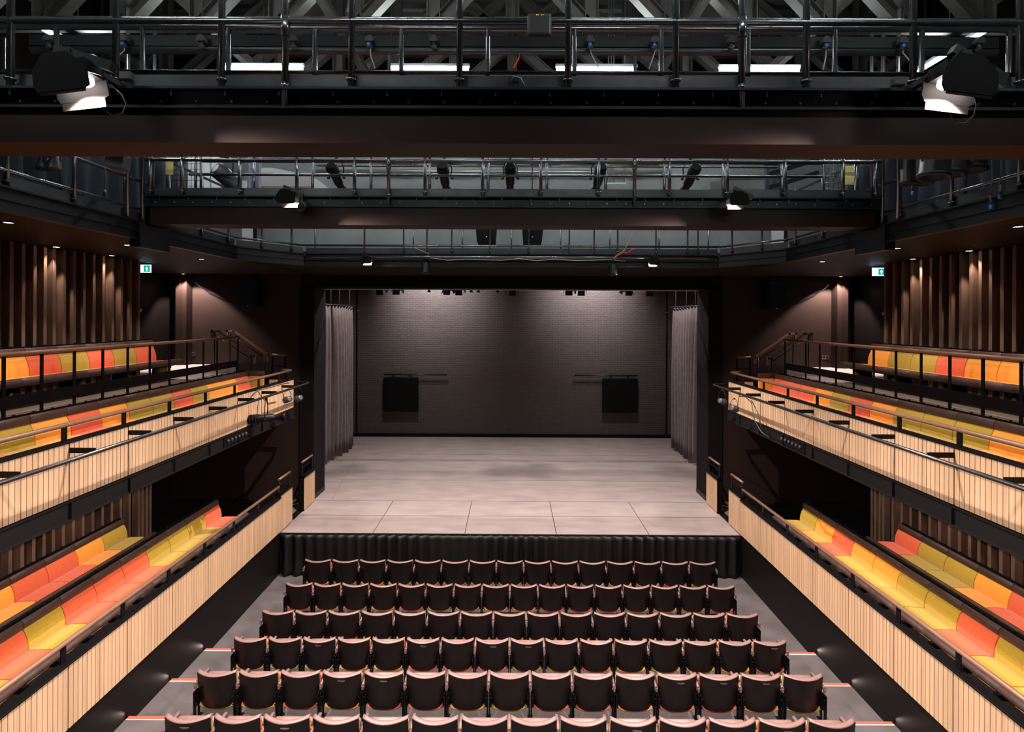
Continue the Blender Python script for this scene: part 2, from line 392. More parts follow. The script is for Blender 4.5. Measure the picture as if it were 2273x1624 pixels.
for s, seed in ((-1, 5), (1, 9)):
    sd = SIDE[s]
    t = thing('stage_curtain', 'tall grey gathered curtain at the %s side of the stage' % sd, 'curtain', (s * 5.82, 17.6, STZ), 'wing curtains either side of the stage')
    x0, x1 = (s * 5.92, s * 5.76) if s < 0 else (6.04, 5.86)
    m = drape(((x0, 16.5), (x1, 18.7)), STZ + 0.01, H + 0.36, 0.105, 9, seed, flare=0.5, hem=0.05); m.build('cloth', M['drape'], t)
    m = MB().tube((x0, 16.3, H + 0.38), (x1 - s * .12, 18.85, H + 0.38), 0.022)
    m.tube((x1, 18.8, H + .2), (x1 - s * .25, 18.8, H + .2), .02)
    m.build('curtain_track', M['steel'], t)
    m = MB()
    for yy in (16.9, 17.6, 18.5): 
        xx = x0 + (x1 - x0) * (yy - 16.5) / 2.2
        m.tube((xx, yy, H + .38), (xx, yy, H + 2.4), 0.014)
    m.build('hanger', M['galv'], t)
    m = MB()
    for k in range(26):
        yy = 16.5 + k * 2.2 / 25; xx = x0 + (x1 - x0) * (yy - 16.5) / 2.2
        m.tube((xx - .03, yy - .02, H + .41), (xx + .03, yy + .02, H + .37), 0.012, 6)
    m.build('ties', M['drape'], t)
    # square black panel on a rail in front of the back wall
    xa, xb = (-4.97, -3.62) if s < 0 else (3.58, 4.94)
    t = thing('wall_panel', 'square black panel hung on the brick wall, %s of centre' % sd, 'panel', ((xa + xb) / 2, 20.3, H - 3.7), 'black panels on the back wall')
    bevel(MB().box(xa, 20.2, H - 3.71, xb, 20.34, H - 2.36).build('board', M['iron'], t), .03)
    MB().tube((xa if s < 0 else xa - 1.1, 20.27, H - 2.26), (xb + 1.12 if s < 0 else xb, 20.27, H - 2.26), .03).build('rail', M['steel'], t)
    m = MB()
    for q in (.25, .75): m.box(xa + (xb - xa) * q - .03, 20.24, H - 2.38, xa + (xb - xa) * q + .03, 20.42, H - 2.24)
    m.build('bracket', M['steel'], t)
    # slim door edge seen beyond the curtain, conduit on the back wall
    tag(MB().tube((s * 6.05 if s < 0 else 6.1, 20.36, STZ + .1), (s * 6.05 if s < 0 else 6.1, 20.36, H + 1.6), .018).build('conduit', M['iron']),
        'thin black conduit running up the brick wall by the %s curtain' % sd, 'conduit')

# ------------------------------------------------------------------ stalls chairs
def make_chair():
    p = 0.56; wd = 0.515; t = thing('theatre_chair', '', 'chair', (0, 0, 0))
    hw = wd / 2
    def arc(x): return 0.085 * (abs(x) / hw) ** 2
    def low(x): return 0.232 - 0.034 * (1 - (abs(x) / hw) ** 3.2)
    # back shell: 12 mm curved ply, slight lean
    def shell(thk, y0, zt, zl, hwx, round_=0.0):
        m = MB(); n = 14
        cols = []
        for i in range(n + 1):
            x = -hwx + 2 * hwx * i / n; ya = 0.085 * (x / hw) ** 2
            z1 = zt - 0.012 * (1 - (x / hw) ** 2); z0 = zl(x)
            cols.append((x, ya, z0, z1))
        nz = 5
        def P(x, ya, z, off):
            lean = -0.05 * (z - 0.2) / 0.5
            return (x, ya + lean + off + y0, z)
        vs = []
        for x, ya, z0, z1 in cols:
            for k in range(nz + 1): vs.append(P(x, ya, z0 + (z1 - z0) * k / nz, 0))
        for x, ya, z0, z1 in cols:
            for k in range(nz + 1):
                bul = round_ * math.sin(PI * k / nz) * math.cos(x / hwx * PI / 2 * .9)
                vs.append(P(x, ya, z0 + (z1 - z0) * k / nz, thk + bul))
        o = (n + 1) * (nz + 1); fs = []
        I = lambda i, k: i * (nz + 1) + k
        for i in range(n):
            for k in range(nz):
                fs.append((I(i, k), I(i + 1, k), I(i + 1, k + 1), I(i, k + 1))); fs.append((o + I(i, k), o + I(i + 1, k), o + I(i + 1, k + 1), o + I(i, k + 1)))
            fs.append((I(i, 0), I(i + 1, 0), o + I(i + 1, 0), o + I(i, 0))); fs.append((I(i, nz), I(i + 1, nz), o + I(i + 1, nz), o + I(i, nz)))
        for k in range(nz):
            fs.append((I(0, k), I(0, k + 1), o + I(0, k + 1), o + I(0, k))); fs.append((I(n, k), I(n, k + 1), o + I(n, k + 1), o + I(n, k)))
        m.add(vs, fs, False); return m
    shl = shell(0.014, 0, 0.705, low, hw).build('back_shell', M['shell'], t)
    bcu = shell(0.045, 0.0145, 0.70, lambda x: 0.36, hw - 0.004, 0.02).build('back_cushion', M['OR'], t)
    # leather top roll following the curve
    pts = []
    for i in range(13):
        x = -hw + wd * i / 12; pts.append((x, arc(x) - 0.05 + 0.032, 0.708 - 0.012 * (1 - (x / hw) ** 2)))
    m = MB()
    prof = [(-.030, -.008), (-.031, .000), (-.026, .007), (-.008, .011), (.018, .011), (.034, .004), (.040, -.014)]
    n = len(prof); vs = []
    for (x, y, z) in pts:
        for a, b in prof: vs.append((x, y + a, z + b))
    fs = [(i * n + k, i * n + (k + 1) % n, (i + 1) * n + (k + 1) % n, (i + 1) * n + k) for i in range(12) for k in range(n)]
    m.add(vs, fs, True); m.f += [tuple(range(n)), tuple(12 * n + k for k in range(n))]; m.sm += [False, False]
    m.build('top_roll', M['pinkleather'], bcu)
    # folded seat: fabric pad standing up, rounded lower lip, leather roll along the raised edge
    poly = []
    for i in range(9):
        a = PI + PI * i / 8; poly.append((0.075 + 0.038 * math.cos(a), 0.168 + 0.036 * math.sin(a)))
    poly += [(0.18, 0.30), (0.275, 0.47), (0.195, 0.47), (0.09, 0.30)]
    m = MB(); hx = 0.20
    def seatcol(x):
        k = 1 - (abs(x) / 0.235) ** 3 * 0.9
        return k
    nn = 10; vs = []; np_ = len(poly)
    for i in range(nn + 1):
        x = -0.225 + 0.45 * i / nn; dz = 0.05 * (abs(x) / 0.225) ** 2.5
        for a, b in poly: vs.append((x, a, b + (dz if b < 0.3 else 0)))
    m.add(vs, [(i * np_ + k, i * np_ + (k + 1) % np_, (i + 1) * np_ + (k + 1) % np_, (i + 1) * np_ + k) for i in range(nn) for k in range(np_)], True)
    m.f += [tuple(range(np_)), tuple(nn * np_ + k for k in range(np_))]; m.sm += [False, False]
    sea = m.build('seat', M['OR'], t)
    m = MB(); prof = [(0.0, -.226), (0.03, -.224), (.045, -.205), (.048, -.1), (.048, .1), (.045, .205), (.03, .224), (0.0, .226)]
    m.lathe((0, 0.245, 0.508), prof, 12, (1, 0, 0)); m.build('seat_roll', M['pinkleather'], sea)
    # side standards, legs
    for sx in (-1, 1):
        m = MB(); x = sx * (p / 2 - 0.014)
        m.box(x - sx * .030, .035, .215, x + sx * .012, .060, .43); m.box(x - .006, -.03, .20, x + .006, .12, .43); m.box(x - .006, -.03, .40, x + .006, .06, .455)
        m.prism([(0.12, .40), (0.30, .46), (0.30, .43), (0.12, .36)], 0, x - .006, x + .006)
        m.tube((x - sx * .006, -.02, .40), (x - sx * .03, -.02, .40), .008, 6); m.tube((x - sx * .006, -.01, .27), (x - sx * .03, -.01, .27), .008, 6)
        m.build('side_bracket', M['iron'], t)
        m = MB(); m.box(x - .008, -.02, 0.012, x + .008, .02, .21).box(x - .008, .08, 0.012, x + .008, .11, .21).box(x - .02, -.05, 0, x + .02, .16, .012)
        m.build('leg', M['iron'], t)
    # one armrest, on the left
    def arm(x, nm='armrest'):
        m = MB()
        poly = []
        for i in range(9):
            a = PI * i / 8; poly.append((x + 0.020 * math.cos(a), 0.535 + 0.016 * math.sin(a)))
        poly += [(x - .020, .505), (x + .020, .505)]
        m.prism(poly, 1, 0.03, 0.33, True)
        m.box(x - .012, 0.02, .47, x + .012, .05, .52)
        return m
    arm(-p / 2).build('armrest', M['pinkleather'], t)
    return t, arm(p / 2).mesh('armrest', M['pinkleather'])
chair, endarm = make_chair()
plate_mb = MB().box(-.05, -.003, -.006, .05, .0, .006).box(-.03, -.003, -.014, .03, -.0005, -.010)
plate_me = plate_mb.mesh('number_plate', M['alu'])
colmesh = {}
for ch in chair.children:
    if ch.name.startswith(('back_cushion', 'seat')) and not ch.name.startswith('seat_roll'):
        for c in ('OR', 'AM', 'OL'):
            me = ch.data.copy(); me.materials.clear(); me.materials.append(M[c]); colmesh[(ch.data.name, c)] = me
ROWS = [(10.5, 15, .56, 0.0, 4.917), (9.61, 16, .525, 0.0, 4.942), (8.69, 15, .56, 0.0, 4.934), (7.80, 16, .525, 0.12, 4.836), (6.88, 15, .56, 0.22, 4.714), (5.86, 14, .5650, 0.33, 4.525)]
SEATC = ['AM OL AM AM OL OR OL OL OR AM OL AM AM OR OL'.split(),
         'OR AM OL AM OR OL OL AM AM OR OR OR OL AM OL OR'.split(),
         'AM OL OR OL AM OL OR OR OL AM OL AM OL OL AM'.split(),
         'AM OL OL AM AM OR OR OR OL OL OR AM OL OL AM OR'.split(),
         'OL AM OR AM OR OR AM OL OR OR AM OR OR AM OL'.split(),
         'OL AM AM OR OL AM OR OL AM AM OL OR AM OL'.split()]
PLATES = [set(), set(), set(), {2, 5, 7, 8, 15}, {3, 4, 11, 12, 13}, {0, 2, 9, 12}]
RN = ['front row by the stage', 'second row from the stage', 'third row from the stage', 'fourth row from the stage', 'fifth row from the stage', 'sixth row at the bottom edge']
CN = {'OR': 'red', 'AM': 'amber', 'OL': 'olive'}
first = True
for ri, (d, n, p, zf, dz) in enumerate(ROWS):
    dz += 0.034; zs = (H - dz - zf) / 0.722
    for i in range(n):
        c = SEATC[ri][i]
        t = chair if first else dup(chair); 
        t.location = ((i - (n - 1) / 2) * p, d, zf + 0.0005); t.scale = (p / .56, 1, zs)
        j = n - 1 - i
        pos = ('%s from the left' % ORD[i]) if i < n / 2 else ('%s from the right' % ORD[j])
        t['label'] = 'dark chair with %s seat, %s, %s' % (CN[c], pos, RN[ri])
        t['category'] = 'chair'; t['group'] = 'theatre chairs in the ' + RN[ri]
        for ch in t.children:
            key = (ch.data.name, c)
            if not first and key in colmesh: ch.data = colmesh[key]
        if i == n - 1:
            a = bpy.data.objects.new('armrest', endarm); C.objects.link(a); a.parent = t
        if i in PLATES[ri]:
            a = bpy.data.objects.new('number_plate', plate_me); C.objects.link(a); a.parent = [c_ for c_ in t.children if c_.name.startswith('back_shell')][0]; a.location = (0.02, -.0482, .655); a['label'] = 'small silver plaque'
        first = False
# the first chair keeps its own colour last, so the copies above start from clean meshes
for ch in chair.children:
    key = (ch.data.name, SEATC[0][0])
    if key in colmesh: ch.data = colmesh[key]

# step nosings by the side aisles
for s in (-1, 1):
    for k, (y, z) in enumerate(((8.5, .12), (7.64, .22), (6.77, .33))):
        n, p = [(16, .525), (15, .56), (14, .565)][k]; xi = n * p / 2 + 0.02
        t = thing('step_nosing', 'red and white nosing strip on the %s aisle step, %s' % (SIDE[s], ['the furthest one', 'the middle one', 'the nearest one'][k]), 'step nosing', (s * (xi + 5.02) / 2, y, z), 'nosing strips on the aisle steps')
        MB().box(s * xi, y + .003, z, s * 5.02, y + .055, z + .004).build('red_strip', M['nosing'], t)
        MB().box(s * xi, y - .008, z - .02, s * 5.02, y + .003, z + .005).build('white_edge', M['white'], t)
        l = thing('step_light', 'small step light low on the black %s wall, %s' % (SIDE[s], ['furthest of three', 'middle of three', 'nearest of three'][k]), 'light', (s * 5.02, y + .03, z + .1), 'step lights')
        MB().box(s * 5.018, y + .01, z + .02, s * 5.03, y + .07, z + .06).build('housing', M['iron'], l)
        spot('step_beam', (s * 4.98, y + .06, z + .05), (s * .12, -1.0, .25) , 1.6, (1, .85, .75), 60, .8, .01, l)

# ------------------------------------------------------------------ gallery fronts (pale boarded balustrades)
JOINTS = [1.33 + .905 * k for k in range(12)]       # 1.33 ... 11.285
def board_panel(mb, s, y0, y1, z0, z1, x=5.0):
    """vertical boards with open grooves between them, on a backing"""
    n = max(1, round((y1 - y0) / 0.0643)); wd = (y1 - y0) / n
    for i in range(n):
        mb.box(s * x, y0 + i * wd + .004, z0, s * (x + .018), y0 + (i + 1) * wd - .004, z1)
    return mb
for s in (-1, 1):
    sd = SIDE[s]
    for lvl in (0, 1):
        nm = ('lower', 'upper')[lvl]
        zb, zt, zr = ((H - 4.69, H - 3.97, H - 3.73), (H - 2.09, H - 1.45, H - 1.246))[lvl]
        js = JOINTS
        yend = 11.285 if lvl == 0 else 11.92
        t = thing('balcony_front', 'pale timber boarded front of the %s gallery on the %s with brown handrail' % (nm, sd), 'balustrade', (s * 5.0, 6.0, zb), 'timber gallery fronts')
        segs = list(zip(js[:-1], js[1:]))
        if lvl == 1: segs.append((11.285, 11.92))
        for a, b in segs:
            board_panel(MB(), s, a + .006, b - .006, zb, zt).build('cladding_panel', M['clad'], t)
        # dark backing, cap, rail
        MB().box(s * 5.018, js[0], zb, s * 5.04, yend, zt - .01).box(s * 5.04, js[0], zb, s * 5.06, yend, zt - .01).build('backing', M['groove'], t)
        bevel(MB().box(s * 4.985, js[0], zt, s * 5.105, yend, zt + .025).build('cap_rail', M['iron'], t), .004, 1)
        xr = s * 5.06
        m = MB().tube((xr, js[0], zr), (xr, yend if lvl == 0 else 11.9, zr), .028, 12)
        for y in js: m.tube((xr, y - .004, zr), (xr, y + .004, zr), .0295, 12)
        if lvl == 1: m.tube((xr, 11.9, zr), (s * 5.3, 11.95, zr), .028, 12)
        m.build('handrail', M['rail'], t)
        for y in js + ([11.85] if lvl else []):
            MB().box(xr - .006, y - .035, zt + .02, xr + .006, y + .035, zr - .02).build('rail_post', M['iron'], t)
        if lvl == 1:
            # steel edge channel under the boards, brackets and the outer lighting pipe
            m = MB(); m.box(s * 5.0, js[0], H - 2.31, s * 5.02, yend, zb - .01); m.box(s * 4.96, js[0], H - 2.325, s * 5.08, yend, H - 2.31)
            m.box(s * 4.985, js[0], zb - .03, s * 5.08, yend, zb - .012)
            for y in js: m.box(s * 4.965, y - .006, H - 2.31, s * 5.0, y + .006, zb - .03)
            m.build('edge_channel', M['matt'], t)
            for y in js: MB().box(s * 4.70, y - .006, H - 1.56, s * 5.0, y + .006, H - 1.50).build('pipe_bracket', M['iron'], t)
            xp = s * 4.68
            MB().path([(xp, js[0], H - 1.54), (xp, 11.95, H - 1.54), (xp + s * .03, 12.04, H - 1.535), (s * 5.02, 12.04, H - 1.52)], .024, 10).build('lighting_pipe', M['blackpipe'], t)
            # return panel across the stage end
            m = MB()
            for k in range(8): m.box(s * (5.06 + k * .0643 + .002), 11.93, zb, s * (5.06 + (k + 1) * .0643 - .002), 11.95, zt)
            m.build('return_panel', M['cladx'], t)
            MB().box(s * 5.0, 11.92, zt, s * 5.6, 11.98, zt + .025).build('return_cap', M['iron'], t)
        else:
            m = MB()
            for y0, y1 in ((11.295, 11.88),):
                board_panel(m, s, y0, y1, zb, zt + .06)
            m.build('cladding_panel', M['clad'], t)
            MB().box(s * 5.018, 11.295, zb, s * 5.06, 11.88, zt + .06).build('backing', M['blackwall'], t)
            MB().box(s * 4.985, 11.29, zt + .06, s * 5.13, 11.88, zt + .085).build('cap_rail', M['iron'], t)
            MB().tube((xr, 11.3, zr + .16), (xr, 11.88, zr + .16), .026, 12).build('handrail', M['rail'], t)
            MB().tube((xr, 11.33, zr + .04), (xr, 11.86, zr + .04), .012, 8).build('lower_rail', M['iron'], t)
            for y in (11.32, 11.86): MB().box(xr - .008, y - .03, zt + .02, xr + .008, y + .02, zr + .14).build('rail_post', M['iron'], t)
    # small gate panel by the stage
    t = thing('gate_panel', 'small pale boarded panel with short handrail at the %s corner of the stage' % sd, 'balustrade', (s * 5.0, 12.9, STZ), 'gate panels by the stage')
    board_panel(MB(), s, 12.55, 13.24, STZ + .02, STZ + .80).build('cladding_panel', M['clad'], t)
    MB().box(s * 5.018, 12.55, STZ + .02, s * 5.06, 13.24, STZ + .80).box(s * 5.0, 12.53, STZ, s * 5.12, 12.55, STZ + .86).build('frame', M['iron'], t)
    MB().box(s * 4.985, 12.53, STZ + .80, s * 5.13, 13.25, STZ + .825).build('cap_rail', M['iron'], t)
    MB().tube((s * 5.06, 12.56, STZ + 1.18), (s * 5.06, 13.2, STZ + 1.18), .026, 12).build('handrail', M['rail'], t)
    MB().tube((s * 5.06, 12.56, STZ + 1.04), (s * 5.06, 13.2, STZ + 1.04), .012, 8).build('lower_rail', M['iron'], t)
    for y in (12.56, 13.2): MB().box(s * 5.05, y - .03, STZ + .82, s * 5.07, y + .02, STZ + 1.16).build('rail_post', M['iron'], t)

# ------------------------------------------------------------------ upholstered benches
def bench(label, s, xf, xb, zfloor, zs, ztop, ys, cols, front_roll=True, end_piece=None, legs=True, flip=1):
    """bench along y; xf = seat front, xb = back of the seat; ys = seams from far to near"""
    t = thing('upholstered_bench', label, 'bench', (s * (xf + xb) / 2, ys[0], zfloor), 'upholstered gallery benches')
    h = ztop - zs; xt = xb + .075
    for k, c in enumerate(cols):
        y1, y0 = ys[k] - .004, ys[k + 1] + .004
        # backrest: slightly hollow front face
        poly = []
        for i in range(7):
            v = i / 6; poly.append((s * (xb + (xt - xb) * v ** 2.4 + .008 * (1 - v)), zs - .02 + (h * .74) * v))
        poly += [(s * (xt + .05), zs - .02 + h * .74), (s * (xb + .09), zs - .06), (s * xb, zs - .06)]
        br_ = bevel(MB().prism(poly, 1, y0, y1).build('backrest', M[c], t), .008, 2)
        # leather head roll
        zc = zs - .02 + h * .74; poly = []
        pr = [(-.004, 0.0), (-.012, .03), (-.008, h * .20), (.006, h * .27), (.03, h * .30), (.055, h * .27), (.062, h * .1), (.06, 0.0)]
        poly = [(s * (xt + a), zc + b) for a, b in pr]
        bevel(MB().prism(poly, 1, y0 - .001, y1 + .001, True).build('head_roll', M['leather'], br_), .006, 2)
        poly = [(s * (xf + .02), zs - .07), (s * xf, zs - .03), (s * (xf + .01), zs - .005), (s * (xf + .05), zs + .008), (s * (xb - .06), zs + .002), (s * (xb + .01), zs - .012), (s * (xb + .01), zs - .07)]
        bevel(MB().prism(poly, 1, y0 + .001, y1 - .001).build('seat', M[c], t), .008, 2)
    ya, yb = ys[0] + (.0), ys[-1]
    if front_roll:
        m = MB(); RR = .060 if zfloor > ZU + .5 else .046
        m.lathe((s * (xf - .025), yb, zs - .03), [(.0, 0), (RR - .002, .0), (RR, .02)] + [q for k in range(1, len(cols)) for q in ((RR, (ys[-1 - k] - yb) - .012), (RR - .004, ys[-1 - k] - yb), (RR, (ys[-1 - k] - yb) + .012))] + [(RR, ya - yb), (RR * .85, ya - yb + .20), (RR * .45, ya - yb + .235), (0, ya - yb + .24)], 14, (0, 1, 0))
        m.build('front_roll', M['leather'], t)
    MB().box(s * (xf - .01), yb, zs - .10, s * (xb + .08), ya - .01, zs - .07).build('seat_frame', M['iron'], t)
    m = MB().box(s * (xt + .063), yb, zs - .12, s * (xt + .083), ya, ztop + .012)
    for k in range(len(ys) - 1):
        for q in (.25, .75): m.tube((s * (xt + .06), ys[k + 1] + (ys[k] - ys[k + 1]) * q, ztop + .016), (s * (xt + .09), ys[k + 1] + (ys[k] - ys[k + 1]) * q, ztop + .016), .008, 6)
    m.build('back_board', M['iron'], t)
    for k in range(0, len(ys), 2):
        y = min(ys[k], ya - .06)
        poly = [(s * (xf + .02), zs - .10), (s * (xb + .04), zs - .10), (s * (xb + .06), zfloor + .001), (s * (xb - .02), zfloor + .001), (s * (xf + .10), zs - .17), (s * (xf + .02), zs - .14)]
        MB().prism(poly, 1, y - .012, y + .012).build('leg', M['iron'], t)
    if end_piece:
        # last section turned across the row end
        zc = zs - .02 + h * .74; y = ys[0]; c = end_piece
        poly = [(y + .02, zs - .06), (y + .03, zs + .1), (y + .04, zc), (y + .11, zc), (y + .09, zs - .06)]
        bevel(MB().prism(poly, 0, s * (xf + .12), s * (xb + .08)).build('backrest', M[c], t), .008)
        poly = [(y + .03, zc), (y + .03, zc + h * .2), (y + .06, zc + h * .28), (y + .10, zc + h * .28), (y + .12, zc + h * .1), (y + .12, zc)]
        bevel(MB().prism(poly, 0, s * (xf + .115), s * (xb + .13), True).build('head_roll', M['leather'], t), .006)
    return t
def seams(y, n, p=.53): return [y - p * k for k in range(n + 1)]
LF = {-1: 'OR OL OL OL OR OR OR OL OR OL AM OR AM OL', 1: 'OL AM OR AM AM OL OL OR OL AM OR OL AM OR'}
LB = {-1: 'OL AM OR OR AM OL OR AM OL OR OR AM', 1: 'OR OL OL AM OR OL AM OR OL AM OR OL'}
UF = {-1: 'OR AM AM OL OR OL OL AM OR AM OL OR AM OL', 1: 'OR OR OR AM OL OR AM OL OL OL AM OR OL AM'}
UB = {-1: 'OR OL OR OL OR AM OL AM OR OL AM OR', 1: 'AM OL OL OR AM AM OR OL OR AM OL AM'}
for s in (-1, 1):
    sd = SIDE[s]
    bench('long front bench of the lower gallery on the %s, red, olive and amber cushions' % sd, s, 5.50, 5.88, STZ, H - 4.09, H - 3.735, seams(10.56, 14), LF[s].split())
    lb = C.objects[-1]
    while lb.parent is not None: lb = lb.parent
    MB().box(s * 5.62, 3.2, STZ + .001, s * 5.64, 10.5, H - 4.19).build('lit_slot_board', M['litslot'], lb)  # added pale board standing in for lit floor seen through the slots
    for y in [10.3 - .4525 * q for q in range(15)]: MB().box(s * 5.40, y - .03, H - 4.22, s * 5.56, y + .03, H - 4.15).build('roll_bracket', M['iron'], lb)
    bench('long rear bench of the lower gallery on the %s, against the slatted wall' % sd, s, 6.56, 6.87, STZ + .22, H - 3.98, H - 3.645, seams(9.30, 12), LB[s].split())
    bench('long front bench of the upper gallery on the %s, mixed coloured cushions' % sd, s, 5.50, 5.88, ZU, H - 1.60, H - 1.235, seams(11.7, 14), UF[s].split(), end_piece={-1: 'OL', 1: 'AM'}[s])
    t = bench('long rear bench of the upper gallery on the %s, behind the tall guard rail' % sd, s, 6.53, 6.86, H - 1.25, H - .865, H - .466, seams(10.02 if s < 0 else 10.0, 12), UB[s].split())
    MB().box(s * 6.75, 10.0, H - 1.2, s * 6.80, 9.99 + .02, H - .95).box(s * 6.6, 9.93, H - 1.2, s * 6.84, 9.98, H - .95).build('end_panel', M['OL'], t)
    # extra seat length at the stage end of the rolls
    # guard rail in front of the rear upper bench
    ys = [11.46, 10.65, 10.17] + [9.66 - .5 * k for k in range(17)]
    t = thing('guard_rail', 'tall guard rail with round brown handrail before the %s rear bench' % sd, 'railing', (s * 6.05, 8.0, H - 1.25), 'guard rails on the upper galleries')
    m = MB().tube((s * 6.05, 1.6, H - .473), (s * 6.05, 11.5, H - .473), .026, 12)
    for y in ys: m.tube((s * 6.05, y - .004, H - .473), (s * 6.05, y + .004, H - .473), .0275, 12)
    m.build('handrail', M['rail'], t)
    for y in ys: MB().box(s * 6.044, y - .022, H - 1.255 - .02, s * 6.056, y + .022, H - .495).build('rail_post', M['iron'], t)
    MB().box(s * 6.036, 1.6, H - 1.115, s * 6.043, 11.46, H - .975).build('kick_panel', M['iron'], t)
    # slatted timber walls
    for lvl, (z0, z1) in enumerate(((STZ, ZU - .165), (H - 1.25, SOF - .036))):
        t = thing('slatted_screen', 'row of tall brown timber slats on the %s %s wall' % (('lower', 'upper')[lvl], sd), 'wall slats', (s * 7.2, 6.0, z0), 'slatted timber screens')
        yy = [9.96, 9.74, 9.52, 9.31, 9.10, 8.89, 8.69, 8.50, 8.31, 8.13, 7.97, 7.80, 7.62, 7.44, 7.25, 7.05, 6.85, 6.65, 6.45, 6.25, 6.05, 5.85]
        if lvl == 0: yy = [10.3, 10.2, 10.08, 9.98] + yy[1:]
        yy = [q - .12 for q in yy]
        for k, y in enumerate(yy):
            tone = 'slat' if (k % 3 != 1) else 'slat'
            bevel(MB().box(s * 7.08, y - .028, z0, s * 7.2, y + .028, z1).build('slat', M[tone], t), .003, 1)
        MB().box(s * 7.2, 5.8, z0, s * 7.24, 10.0, z0 + .1).box(s * 7.2, 5.8, z1 - .2, s * 7.24, 10.0, z1).build('batten', M['slatdark'], t)
    struct('baseboard_' + sd, MB().box(s * 7.26, 5.0, H - 1.25, s * 7.31, 9.93, H - .93), M['pale'])
    # stairs from the raised row down to the gallery floor, crossways
    t = thing('gallery_steps', 'short flight of dark steps at the stage end of the %s upper gallery' % sd, 'steps', (s * 6.6, 12.7, ZU), 'gallery steps')
    for k in range(4):
        x1 = 7.09 - .27 * k; MB().box(s * (x1 - .27), 12.42, ZU, s * x1, 13.1, H - 1.25 - .185 * (k + 1)).build('step', M['blackwall'], t)
    for q, y in enumerate((12.42, 13.1)):
        t = thing('stair_handrail', 'sloping brown stair handrail, %s one, at the %s gallery steps' % (('nearer', 'further')[q], sd), 'handrail', (s * 6.7, y, ZU), 'stair handrails')
        zt = H - .36 - .02 * q
        m = MB(); sec = .024
        pts = [(s * 7.18, y, zt - .16), (s * 7.18, y, zt), (s * 7.02, y, zt), (s * 6.16, y, zt - .60), (s * 6.16, y, zt - .74)]
        for a, b in zip(pts[:-1], pts[1:]):
            a, b = Vector(a), Vector(b); d = b - a; ang = math.atan2(d.z, d.x)
            m.obox((a + b) / 2, (d.length + .045, .05, .045), (0, -ang, 0))
        m.build('wooden_rail', M['rail'], t)
        MB().tube((s * 7.12, y, H - 1.25), (s * 7.12, y, zt - .02), .014).build('post', M['iron'], t)
        MB().tube((s * 6.24, y, ZU), (s * 6.24, y, zt - .56), .014).build('post', M['iron'], t)
        MB().tube((s * 7.1, y, zt - .1), (s * 6.26, y, zt - .66), .010).build('lower_rail', M['iron'], t)
    t = thing('short_guard_rail', 'short low guard rail near the proscenium on the %s upper gallery' % sd, 'railing', (s * 5.85, 13.2, ZU), 'short guard rails')
    MB().tube((s * 5.7, 13.1, H - 1.0), (s * 6.05, 13.1, H - .97), .024).build('handrail', M['rail'], t)
    MB().tube((s * 5.7, 13.1, H - 1.27), (s * 6.05, 13.1, H - 1.25), .01).build('lower_rail', M['iron'], t)
    for x in (5.71, 6.04): MB().box(s * x - .01, 13.07, ZU, s * x + .01, 13.13, H - 1.0).build('post', M['iron'], t)
    # lobby column with a steel corner
    struct('trim_%d' % (4 if s < 0 else 5), MB().box(s * 8.23, 13.10, ZU, s * 8.35, DWALL, SOF).box(s * 8.35, 13.06, ZU, s * 8.48, DWALL, SOF), M['brownwall'])
    # exit door in the lobby
    t = thing('door_panel', 'black double door with timber edge strip in the %s lobby' % sd, 'door', (s * 8.7, 11.6, H - 1.25), 'lobby doors')
    MB().box(s * 8.68, 10.6, H - 1.25, s * 8.74, 12.5, H + .75).build('leaf', M['blackwall'], t)
    MB().box(s * 8.66, 11.70, H - 1.2, s * 8.68, 11.86, H + .02).build('timber_strip', M['doorwood'], t)
    for y in (11.78, 12.1): MB().lathe((s * 8.68, y, H + .13), [(0, 0), (.04, 0), (.04, .01), (0, .01)], 14, (-s, 0, 0)).build('round_sign', M['greywall'], t)
    # exit sign hung from the soffit
    yv = 10.15; cx = -7.22 if s < 0 else 7.17
    t = thing('exit_sign', 'lit green and white exit sign hanging in the %s upper lobby' % sd, 'exit sign', (cx, yv, SOF), 'exit signs')
    MB().box(cx - .10, yv, H + .845, cx + .13, yv + .03, H + 1.0).build('light_panel', M['signwhite'], t)
    m = MB().box(cx + .005, yv - .003, H + .86, cx + .122, yv, H + .985); m.build('green_field', M['signgreen'], t)
    ax = cx + .062
    m = MB(); m.prism([(ax - .03, H + .92), (ax, H + .965), (ax + .03, H + .92)], 1, yv - .005, yv - .003).box(ax - .012, yv - .005, H + .875, ax + .012, yv - .003, H + .922); m.build('arrow', M['signwhite'], t)
    MB().box(cx - .11, yv - .005, H + 1.0, cx + .14, yv + .035, H + 1.025).tube((cx - .05, yv + .015, H + 1.02), (cx - .05, yv + .015, SOF), .006).tube((cx + .08, yv + .015, H + 1.02), (cx + .08, yv + .015, SOF), .006).build('frame', M['galv'], t)
    l = bpy.data.lights.new('sign_glow', 'POINT'); l.energy = 1.6; l.color = (.15, .5, 1.0); l.shadow_soft_size = .05
    lo = bpy.data.objects.new('sign_glow', l); C.objects.link(lo); lo.parent = t; lo.location = Vector((cx + s * (-.0), yv + .12, H + .95)) - Vector(t.location)
    # wall socket and dark loudspeaker on the front wall
    sx = px(425 if s < 0 else 1831, 789, DWALL)
    t = thing('wall_socket', 'grey double socket plate on the %s front wall' % sd, 'socket', (sx.x, DWALL, sx.z), 'wall sockets')
    bevel(MB().box(sx.x - .09, DWALL - .015, sx.z - .05, sx.x + .09, DWALL, sx.z + .05).build('plate', M['alu'], t), .006)
    m = MB()
    for q in (-.045, .045): m.box(sx.x + q - .02, DWALL - .018, sx.z - .015, sx.x + q + .02, DWALL - .015, sx.z + .02)
    m.build('sockets', M['iron'], t)
